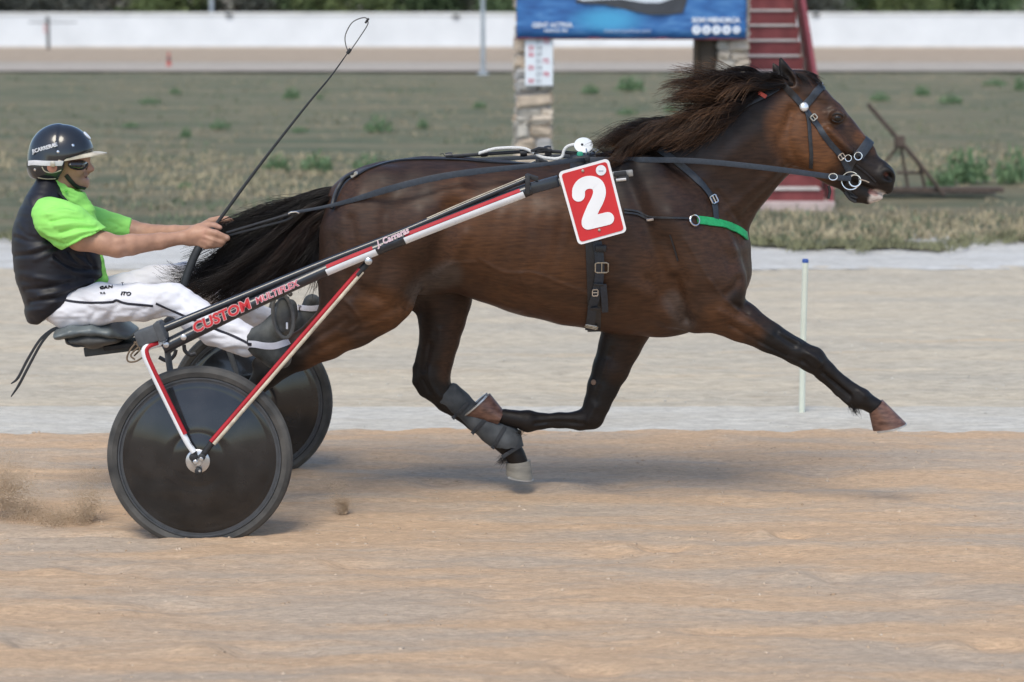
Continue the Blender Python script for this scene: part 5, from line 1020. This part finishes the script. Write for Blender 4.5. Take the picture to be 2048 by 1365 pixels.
# trunk, thighs, shins (mostly under the clothes)
b.chain([(100,425,34,2.4),(92,470,48,1.9),(95,530,50,1.75),(116,595,40,1.75),(140,608,30,1.8)], k=.03)
for sg, hip, knee, ank in ((-1, (140,618), (356,602), (500,684)), (1, (150,612), (386,566), (500,628))):
    b.tube([(*hip, sg*.10, 26), (*knee, sg*.24, 24), ((knee[0]+ank[0])/2, (knee[1]+ank[1])/2+4, sg*.30, 22), (*ank, sg*.40, 15), (ank[0]+30, ank[1]+4, sg*.42, 14)], k=.02)
# near arm
b.tube([(108,428,-.185,30),(160,474,-.235,27),(212,488,-.245,22.5)], k=.02); b.tube([(208,487,-.245,23),(235,494,-.238,21.5),(262,490,-.215,21),(320,483,-.165,16.5),(366,476,-.125,12.5)], k=.012)
b.tube([(224,500,-.245,10),(235,496,-.245,11)], k=.015)
def hand(y0, dx=0, dy=0, far=1):
    T_ = lambda x, y, d, r: (x+dx, y+dy, y0+d*far, r)
    b.tube([T_(364,476,.0,13), T_(388,470,-.006,15), T_(404,468,-.008,15)], k=.012); b.tube([T_(378,482,0,11), T_(402,482,-.004,11)], k=.012); b.tube([T_(392,460,-.004,9.5), T_(410,460,-.004,9.5)], k=.01)
    b.tube([T_(408,462,-.016,8.2), T_(432,467,-.022,7.2), T_(453,476,-.016,6.2), T_(456,477,-.014,5.6)], k=.005)              # index, pointing along the rein
    b.tube([T_(408,473,-.018,8.2), T_(426,482,-.028,7.4), T_(446,484.5,-.016,6.4)], k=.005)                               # middle
    b.tube([T_(406,482,-.016,7.8), T_(421,489,-.024,7.0), T_(441,489.5,-.010,6.2)], k=.005)                               # ring
    b.tube([T_(398,487,-.010,7.2), T_(411,493,-.016,6.4), T_(428,492,-.002,5.6)], k=.005)                                 # little
    b.tube([T_(396,456,.008,9.0), T_(415,451,.018,7.6), T_(430,452,.020,6.6), T_(440,456,.016,5.6)], k=.006)                # thumb over the whip
    for x, y in ((409,461),(409,472),(407,482)): b.ball(P(x+dx, y+dy, y0-.024*far), (.011,.009,.010), .008)
hand(-.125)
# far arm
b.tube([(112,430,.18,30),(190,455,.22,26),(262,462,.22,22)], k=.02); b.tube([(258,462,.22,22),(290,468,.21,20),(350,466,.14,15),(392,462,.09,12)], k=.012)
hand(.075, 26, -12, -1)
V, Fq = b.mesh(1); V = relax(V, Fq, 1, .4); N = vnormals(V, Fq)
for path, w, a in (([(384,452),(404,458)], 3, -1.5), ([(236,480),(262,476),(300,474)], 8, 2.5), ([(232,492),(250,488)], 7, -3), ([(168,346),(176,346.5)], 1.8, -1.5), ([(160,344),(166,352),(166,358)], 2.2, -2.0), ([(410,470),(440,479)], 2, -2), ([(408,479),(436,488)], 2, -2), ([(300,492),(350,484)], 5, -1.5)): V = brush(V, N, path, w, a, both=True)
pp = proj(V); sk = np.array((.42,.235,.155)); C_ = np.tile(sk, (len(V), 1))
def tn(path, w, c, a):
    global C_
    f = a*np.exp(-(pdist(pp, path)/w)**2); C_ = C_*(1-f[:, None])+np.array(c)*f[:, None]
tn([(164,352),(160,362),(170,374),(150,372),(140,362)], 9, (.26,.165,.12), .55); tn([(168,347),(178,348)], 4, (.20,.12,.09), .6); tn([(170,354),(178,354)], 2.0, (.30,.11,.09), .6); tn([(180,338)], 5, (.50,.24,.17), .5); tn([(280,500),(350,490)], 10, (.36,.19,.12), .5); tn([(408,462),(408,482)], 6, (.48,.25,.18), .5); tn([(454,476)], 3, (.60,.40,.32), .7); tn([(430,455),(470,455)], 10, (.46,.25,.20), .4)
o = link('body', V, Fq, M_skin, dr, True); colattr(o, C_); DT = bvh(V, Fq)
def wrinkle(V, N, amp, sx, sz, seed, k=1.0):
    p = proj(V); h = vnoise(p[:, 0]/sx+V[:, 1]*9, p[:, 1]/sz, seed)+.5*vnoise(p[:, 0]/sx*2.2+V[:, 1]*14, p[:, 1]/sz*2.3+7, seed+1); return V+N*(amp/1000*h*k)[:, None]
# --- trousers
b = Body((-2.02,-.52,.55), (-.95,.50,1.02), .0052)
b.chain([(118,612,34,2.5),(150,612,40,2.2)], k=.03)
b.tube([(132,622,-.10,38),(200,608,-.14,40),(280,604,-.19,38),(345,600,-.235,32),(368,612,-.25,31),(392,634,-.27,34),(430,655,-.31,35),(470,674,-.36,33),(496,684,-.39,29),(510,690,-.405,20)], k=.02)
b.tube([(145,612,.10,38),(220,592,.15,38),(300,570,.20,36),(368,556,.24,31),(395,568,.26,30),(450,606,.31,30),(500,632,.36,27),(540,642,.40,22)], k=.02)
V, Fq = b.mesh(1); N = vnormals(V, Fq)
for path, w, a in (([(180,640),(190,625),(182,608)], 6, -7), ([(215,640),(224,622),(236,612)], 6, -7), ([(255,648),(268,630),(288,620)], 6, -6), ([(225,640),(240,632),(262,634)], 5, 5), ([(300,640),(330,630),(360,620)], 7, -7), ([(330,655),(370,640)], 6, 5), ([(400,652),(440,662),(480,668)], 6, -6), ([(408,640),(450,652),(490,662)], 7, 5), ([(420,690),(455,700),(490,700)], 6, -6), ([(360,592),(372,606),(392,618)], 5, -5), ([(150,635),(175,640)], 6, 5), ([(340,575),(320,590),(300,612)], 6, 5), ([(140,590),(165,600),(180,620)], 6, -6), ([(200,568),(240,585)], 6, -4), ([(260,575),(300,590),(330,592)], 6, -3), ([(436,700),(470,690),(500,694)], 5, 5)): V = brush(V, N, path, w, a)
V = wrinkle(V, N, 9, 28, 13, 81); N = vnormals(V, Fq); V = relax(V, Fq, 1, .4)
M_trou = mat('white_cloth', (.72,.72,.76), .8, .06, 12, .006, 14, (.9,1,1.6)); tr = link('trousers', V, Fq, M_trou, dr, True); TT = bvh(V, Fq)
M_pipe = mat('navy_piping', (.012,.012,.022), .7)
for path in ([(121,598),(136,602),(160,605),(190,606),(224,604.5),(233,601),(250,607),(280,610),(306,612.5)], [(312,607.5),(340,620),(380,637),(430,658),(470,674),(500,689)]):
    g = MB(); surf_strap(g, TT, path, .0095, .0012, .0025, n=8, Y=-.2); g.build('piping', M_pipe, tr, True)
def cloth_text(s, px, py, h, ang, sx=1.):
    c, n = hit(TT, px+12, py-4, -.2, .003); n = np.array((0,-1.,.25)) if n[1] > -.3 else n; ux = np.array((math.cos(ang), 0, -math.sin(ang))); n /= np.linalg.norm(n); ux -= n*(n @ ux); up = np.cross(n, ux); o0, _ = hit(TT, px, py, -.2, .005); text_mesh('trouser_print', s, h*S(-.2)/.69, o0, ux, up, M_pipe, tr, .0, .05, .0035, sx=sx)
cloth_text('CAN', 199, 580.5, 7, -.12, 1.25); cloth_text('T', 243, 573, 5, -.2, 1.2); cloth_text('ITO', 242, 592, 8, .22, 1.2); cloth_text('T- A', 200, 589.5, 3.5, .02, 1.2)
# --- vest
b = Body((-2.10,-.36,.62), (-1.45,.36,1.45), .0056)
b.chain([(100,374,26,1.7),(97,392,32,2.1),(94,425,46,1.95),(92,465,60,1.60),(98,500,66,1.50),(104,545,66,1.50),(112,590,62,1.55)], k=.04)
b.chain([(112,590,62,1.55),(100,615,46,1.9),(84,632,26,2.6)], k=.03); b.chain([(150,560,44,1.5),(185,566,22,2.2)], k=.04); b.chain([(150,480,40,1.6),(168,530,38,1.6)], k=.04)
b.cut(P(60, 641, 0), (0, 0, -1)); b.cut(P(128,612,0), P(150,640,0)-P(128,612,0))
b.tube([(104,440,-.30,46),(120,450,-.22,44)], k=.01, op='-'); b.tube([(104,440,.30,46),(120,450,.22,44)], k=.01, op='-')
V, Fq = b.mesh(1); N = vnormals(V, Fq)
for path, w, a in (([(30,474),(60,484),(110,482)], 4, -6), ([(60,500),(90,490),(115,478)], 4, 5), ([(30,512),(70,508),(122,490)], 3.5, -8), ([(70,520),(110,505)], 4, 4), ([(36,455),(50,470),(75,478)], 5, -4), ([(110,512),(130,528),(160,537),(205,541)], 3.5, -12), ([(105,520),(135,540),(165,548),(205,550)], 5, 9), ([(80,592),(130,582),(185,564)], 4.5, 9), ([(60,604),(120,596),(175,574)], 4, -10), ([(50,580),(90,578),(140,566)], 4, -7), ([(140,505),(150,520),(170,535)], 3.5, -8), ([(70,556),(110,560),(150,556)], 5, 5), ([(170,500),(180,520),(190,538)], 4, -8), ([(50,440),(60,470)], 8, -4), ([(44,560),(70,575),(100,575)], 7, -5), ([(55,625),(85,618),(110,605)], 6, 4), ([(130,500),(160,510),(190,530)], 5, -5), ([(60,400),(70,430)], 6, 4)): V = brush(V, N, path, w, a)
V = wrinkle(V, N, 4, 60, 12, 91); V = relax(V, Fq, 1, .4)
link('vest', V, Fq, mat('black_satin', (.010,.010,.015), .50, .2, 14, .006, 12, (.6,1,2.4), spec=.4), dr, True); VT = bvh(V, Fq)
# --- shirt
b = Body((-2.08,-.40,.70), (-1.40,.36,1.45), .0048)
b.chain([(100,420,34,2.2),(96,470,50,1.5),(108,540,54,1.4)], k=.03)
b.chain([(112,372,30,1.05),(122,378,29,1.05),(136,386,26,1.05),(144,396,24,1.05)], k=.01); b.cut(P(120,366,0), P(124,340,0)-P(116,366,0), .003) if False else None                                     # collar
b.chain([(150,405,26,.9),(164,425,24,.8),(170,450,24,.75),(176,490,24,.7),(186,530,22,.6),(200,556,17,.6)], k=.02)    # front, between the vest halves
b.chain([(128,352,26,1.0),(140,368,22,1.0),(150,376,18,1.0)], k=.006, op='-')
def sleeve(sg, st, hem):
    b.tube([(x, y, sg*Y, r) for x, y, Y, r in st], k=.02)
sleeve(-1, [(98,428,.17,34),(112,440,.195,43),(140,456,.22,45),(168,474,.235,40),(205,490,.245,34)], None)
b.tube([(158,476,-.238,26),(178,484,-.245,30),(230,505,-.25,34)], k=.004, op='-')
sleeve(1, [(100,428,.17,34),(130,436,.20,40),(190,450,.22,34),(225,456,.22,28),(262,462,.22,26)], None)
V0 = P(205,460,-.235); b_n = P(178,484,-.235)-P(140,456,-.235)
# open cuffs: everything past the hem goes
def hemcut(p, q, Yc, lo, hi):
    n = np.array((-(q[1]-p[1]), 0, (q[0]-p[0])))  # unused helper kept simple
    return n
A, B = P(206,459,-.235), P(124,500,-.235); d = B-A; nrm = np.cross(d, (0,1,0)); nrm = nrm/np.linalg.norm(nrm); nrm = nrm if nrm[0] > 0 else -nrm
g = b.sub(np.array((A[0]-.6,-.45,.6)), np.array((A[0]+.5,-.10,1.5))); sl, X_, Y_, Z_ = g; dd = ((X_-A[0])*nrm[0]+(Y_-A[1])*0+(Z_-A[2])*nrm[2])+0*Y_
msk = (Y_ < -.155)+0*X_+0*Z_ > .5; cur = b.D[sl]; b.D[sl] = np.where(msk, np.maximum(cur, dd), cur)
A, B = P(264,461,.22), P(256,480,.22); g = b.sub(np.array((A[0]-.1,.08,.6)), np.array((A[0]+.5,.4,1.5)))
if g is not None: sl, X_, Y_, Z_ = g; b.D[sl] = np.maximum(b.D[sl], (X_-A[0])+0*Y_+0*Z_)
V, Fq = b.mesh(0); V = relax(V, Fq, 2, .4); N = vnormals(V, Fq)
for path, w, a in (([(90,412),(112,405),(130,410)], 4, -3), ([(100,444),(135,437),(175,443)], 3.5, -7), ([(112,452),(150,447),(190,449)], 4.5, 7), ([(120,466),(155,457),(192,456)], 3.5, -8), ([(128,476),(160,466),(196,460)], 3, 5), ([(135,488),(162,473),(198,463)], 3, -6), ([(96,428),(135,422),(165,430)], 5, 6), ([(95,420),(125,413),(150,420)], 3, -5), ([(84,474),(105,484),(126,490)], 4, -7), ([(80,460),(100,472),(120,478)], 4, 5), ([(95,412),(105,409),(118,411)], 2.5, -3), ([(215,440),(240,452)], 4, -4), ([(225,462),(250,452)], 4, -3), ([(120,375),(140,388),(152,392)], 2.5, -3), ([(118,382),(138,394),(150,398)], 2.5, -3), ([(190,530),(196,545)], 3, -4)): V = brush(V, N, path, w, a)
V = wrinkle(V, N, 5, 40, 10, 71)
link('shirt', V, Fq, mat('lime_cloth', (.29,.72,.14), .75, .10, 12, .007, 15, (.8,1,2.0)), dr, True)
g = MB(); g.lathe(P(132, 382, -.062), (0.2,-1,.1), [(.006,0), (.006,.002), (.003,.003)], 12); g.build('collar_button', mat('lime_button', (.15,.55,.06), .5), dr, True)
g = MB(); p = [P(x, y, -.085) for x, y in spline([(118,386),(134,404),(150,422),(163,436),(168,450)], 5)]; g.tube(p, .006, 8); g.build('vest_edge', mat('vest_edging', (.012,.012,.016), .6), dr, True)
# --- boots
b = Body((-1.2,-.56,.52), (-.72,.56,.98), .005)
b.tube([(508,682,-.405,26),(532,690,-.415,31),(556,706,-.42,28)], k=.02); b.tube([(535,676,-.415,32),(560,650,-.42,26),(574,628,-.42,20),(580,612,-.42,14)], k=.02); b.tube([(548,716,-.42,22),(566,722,-.42,15)], k=.02)
b.tube([(528,640,.40,22),(560,640,.41,24),(600,655,.42,30),(618,640,.42,26),(624,606,.42,18)], k=.02); b.tube([(600,668,.42,24),(626,676,.42,18)], k=.02)
V, Fq = b.mesh(1); M_bt = mat('boot_leather', (.030,.034,.034), .62, .45, 16, .002, 60, col2=(.10,.105,.10)); BTT = bvh(V, Fq)
for sg in (-1, 1):
    k_ = (V[Fq[:, 0], 1]*sg > 0); ids = np.unique(Fq[k_]); mp_ = np.full(len(V), -1); mp_[ids] = np.arange(len(ids)); link('boot', V[ids], mp_[Fq[k_]], M_bt, dr, True)
M_band = mat('white_band', (.66,.66,.72), .7, .06, 40)
g = MB(); surf_strap(g, BTT, [(498,688),(512,689),(530,692),(550,692),(570,686),(578,682)], .026, .004, .003, Y=-.42); g.build('boot_band', M_band, dr, True)
g = MB(); surf_strap(g, BTT, [(594,615),(606,617),(622,618),(638,616)], .024, .004, .003, Y=.38); g.build('boot_band', M_band, dr, True)
g = MB(); surf_strap(g, BTT, [(497,688),(505,689)], .012, .007, .003, Y=-.42); g.build('band_clip', M_pipe, dr, True)
# --- helmet
hc = P(122, 304, 0); hm = bpy.data.objects.new('helmet', None); COL.objects.link(hm); hm.location = tuple(hc); adopt(hm, dr)
b = Body(tuple(hc-(.24,.20,.22)), tuple(hc+(.30,.20,.20)), .0045)
b.chain([(122,312,65,.86),(126,312,63,.86)], k=.02); b.chain([(92,335,36,1.45),(112,340,24,2.0)], k=.03)
b.chain([(120,318,55,.86),(130,322,54,.86),(150,345,50,.9)], k=.004, op='-')                                 # hollow
b.cut(P(100, 358, 0), P(100, 364, 0)-P(100.5, 350, 0))
# face opening
g_ = b.sub(hc-(.24,.2,.22), hc+(.3,.2,.2)); sl, X_, Y_, Z_ = g_; E0, E1 = P(138, 318, 0), P(190, 302, 0); E2, E3 = P(141, 312, 0), P(139, 360, 0)
n1 = np.cross(E1-E0, (0,1,0)); n1 = n1/np.linalg.norm(n1); n1 = n1 if n1[2] > 0 else -n1; n2 = np.cross(E3-E2, (0,1,0)); n2 = n2/np.linalg.norm(n2); n2 = n2 if n2[0] < 0 else -n2
below = ((X_-E0[0])*n1[0]+(Z_-E0[2])*n1[2])+0*Y_; behind = ((X_-E2[0])*n2[0]+(Z_-E2[2])*n2[2])+0*Y_
b.put(sl, np.maximum(below, behind).astype(np.float32), .012, '-')
V, Fq = b.mesh(1); V = relax(V, Fq, 1, .4)
M_helm = mat('helmet_paint', (.016,.018,.022), .20, .15, 8, coat=.4); ho = link('shell', V, Fq, M_helm, None, True); ho.parent = hm; ho.matrix_parent_inverse = Matrix.Translation(-Vector(hc)); HLT = bvh(V, Fq)
def hp_(mb, name, m): o = mb.build(name, m, None, True); o.parent = hm; o.matrix_parent_inverse = Matrix.Translation(-Vector(hc)); return o
# peak
v = []; n = 21
for i in range(n):
    a = math.radians(-82+164*i/(n-1)); 
    for k, (rr, dz) in enumerate(((.118,.0), (.146,-.004), (.176,-.012))):
        r2 = rr*(1 if k == 0 else (1-.55*(abs(math.sin(a))**2.2)*(k/2))); x = hc[0]-.004+r2*math.cos(a)*1.08; y = .106*math.sin(a)*(1+.03*k); z = P(140,316,0)[2]+.010+dz+(x-hc[0])*.13-.004*abs(math.sin(a)); v.append((x, y, z))
mb = MB(); nn = len(v); f = [(i*3+k, (i+1)*3+k, (i+1)*3+k+1, i*3+k+1) for i in range(n-1) for k in range(2)]; v2 = [(x, y, z-.005) for x, y, z in v]; mb.add(v+v2, f+[tuple(q+nn for q in g[::-1]) for g in f]+[(i*3+2, (i+1)*3+2, (i+1)*3+2+nn, i*3+2+nn) for i in range(n-1)]); hp_(mb, 'peak', mat('peak_plastic', (.52,.45,.33), .35, .2, 20, col2=(.66,.60,.48)))
g = MB(); surf_strap(g, HLT, [(58,327),(70,326),(90,327),(110,327),(128,327),(140,327)], .020, .003, .003); hp_(g, 'goggle_strap', mat('strap_white', (.55,.55,.56), .7, .15, 40))
g = MB(); g.box(hit(HLT, 106, 328, off=.006)[0], (.018,.006,.022), bev=.003); hp_(g, 'strap_slider', M_brass)
for px, py in ((146,291),(116,304),(70,340)): hp_(MB().lathe(hit(HLT, px, py)[0], hit(HLT, px, py)[1], [(.0062,-.001), (.0055,.002), (.002,.003)], 12), 'snap_stud', M_chrome)
g = MB(); surf_strap(g, HLT, [(76,356),(95,358.5),(118,357),(140,350)], .005, .001, .002); hp_(g, 'trim', mat('trim_gold', (.33,.30,.22), .5))
g = MB(); surf_strap(g, HLT, [(84,334),(90,343),(105,346),(122,341),(138,335)], .004, .001, .002); hp_(g, 'ear_trim', MATS['trim_gold'])
# ear opening lining
c, n_ = hit(HLT, 104, 336, off=.001); hp_(MB().lathe(c, n_, [(.021,-.003), (.019,.0015), (.006,.002)], 18), 'ear_hole', mat('ear_skin', (.36,.16,.11), .6, .15, 20))
q, n_ = hit(HLT, 67, 307, off=.0012); q2, _ = hit(HLT, 111, 294, off=.0012); t_ = text_mesh('helmet_lettering', 'J.CARRERAS', 7.2*S(0)/.69, q+np.array((0,-.0025,0)), q2-q, (0,0,1), mat('helmet_print', (.72,.74,.78), .5), None, .0004, .1, .006); t_.parent = hm; t_.matrix_parent_inverse = Matrix.Translation(-Vector(hc))
c, n_ = hit(HLT, 174, 272, off=.001); g = MB(); ringat(g, c, n_, .017, .0035, .8); hp_(g, 'badge_ring', mat('helmet_badge', (.70,.74,.80), .4)); g = MB(); ringat(g, c, n_, .006, .004); hp_(g, 'badge_centre', MATS['helmet_badge'])
# chin strap
g = MB(); surf_strap(g, DT, [(132,350),(140,360),(150,370),(158,377)], .018, .004, .003, Y=-.06); surf_strap(g, DT, [(146,366),(158,373),(170,376)], .014, .005, .003, Y=-.05); hp_(g, 'chin_strap', M_lea)
# goggles
b = Body(tuple(P(150, 335, 0)-(.05,.12,.05)), tuple(P(150, 335, 0)+(.10,.12,.07)), .0035); b.chain([(150,327,11,5.0),(166,328,12.5,3.5)], k=.01); b.chain([(172,338,5,2.4)]*2, k=.01) ; b.cut(P(138, 330, 0), (-1,0,0)); V, Fq = b.mesh(1)
go = link('goggles', V, Fq, mat('goggle_lens', (.020,.018,.018), .12, .2, 12, coat=.6), dr, True); GT = bvh(V, Fq)
g = MB(); surf_strap(g, GT, [(141,335),(150,338),(160,339.5),(169,336),(175,328)], .007, .002, .004); g.build('goggle_frame', MATS['vest_edging'], dr, True)
# ------------------------------------------------------------------ whip
wh = thing('driving_whip', 'long black driving whip with a looped lash held in the hand', 'whip', P(415, 465, -.1))
wp = [(368,572,-.155),(376,545,-.15),(388,515,-.14),(402,488,-.128),(418,465,-.112),(432,450,-.10)]
MB().tube([P(*q) for q in spline(wp, 5)], [8.2*S(-.1)]*6+[8.5*S(-.1)]*8+[7*S(-.1)]*12, 10).build('grip', mat('whip_grip', (.018,.021,.024), .6, .2, 60, .001, 200), wh, True)
sh_ = spline([(430,452,-.10),(520,330,-.06),(610,215,-.02),(660,155,0),(697,104,.02)], 8)
MB().tube([P(*q) for q in sh_], np.linspace(.0075, .0022, len(sh_)), 8).build('stick', M_dull, wh, True)
ls = spline([(697,104,.02),(692,92,.02),(690,76,.02),(694,62,.02),(704,46,.02),(718,38,.02),(731,36,.02),(736,44,.02),(733,54,.02),(716,80,.02),(700,103,.02)], 6)
MB().tube([P(*q) for q in ls], .0022, 6).build('lash', mat('lash_grey', (.10,.10,.10), .7), wh, True)
for q, r in (((698,103,.02),.0065),((734,42,.02),.004)): MB().lathe(P(*q), (.6,0,.8), [(r,-.012), (r*1.2,0), (r,.012)], 8).build('knot', M_dull, wh, True)
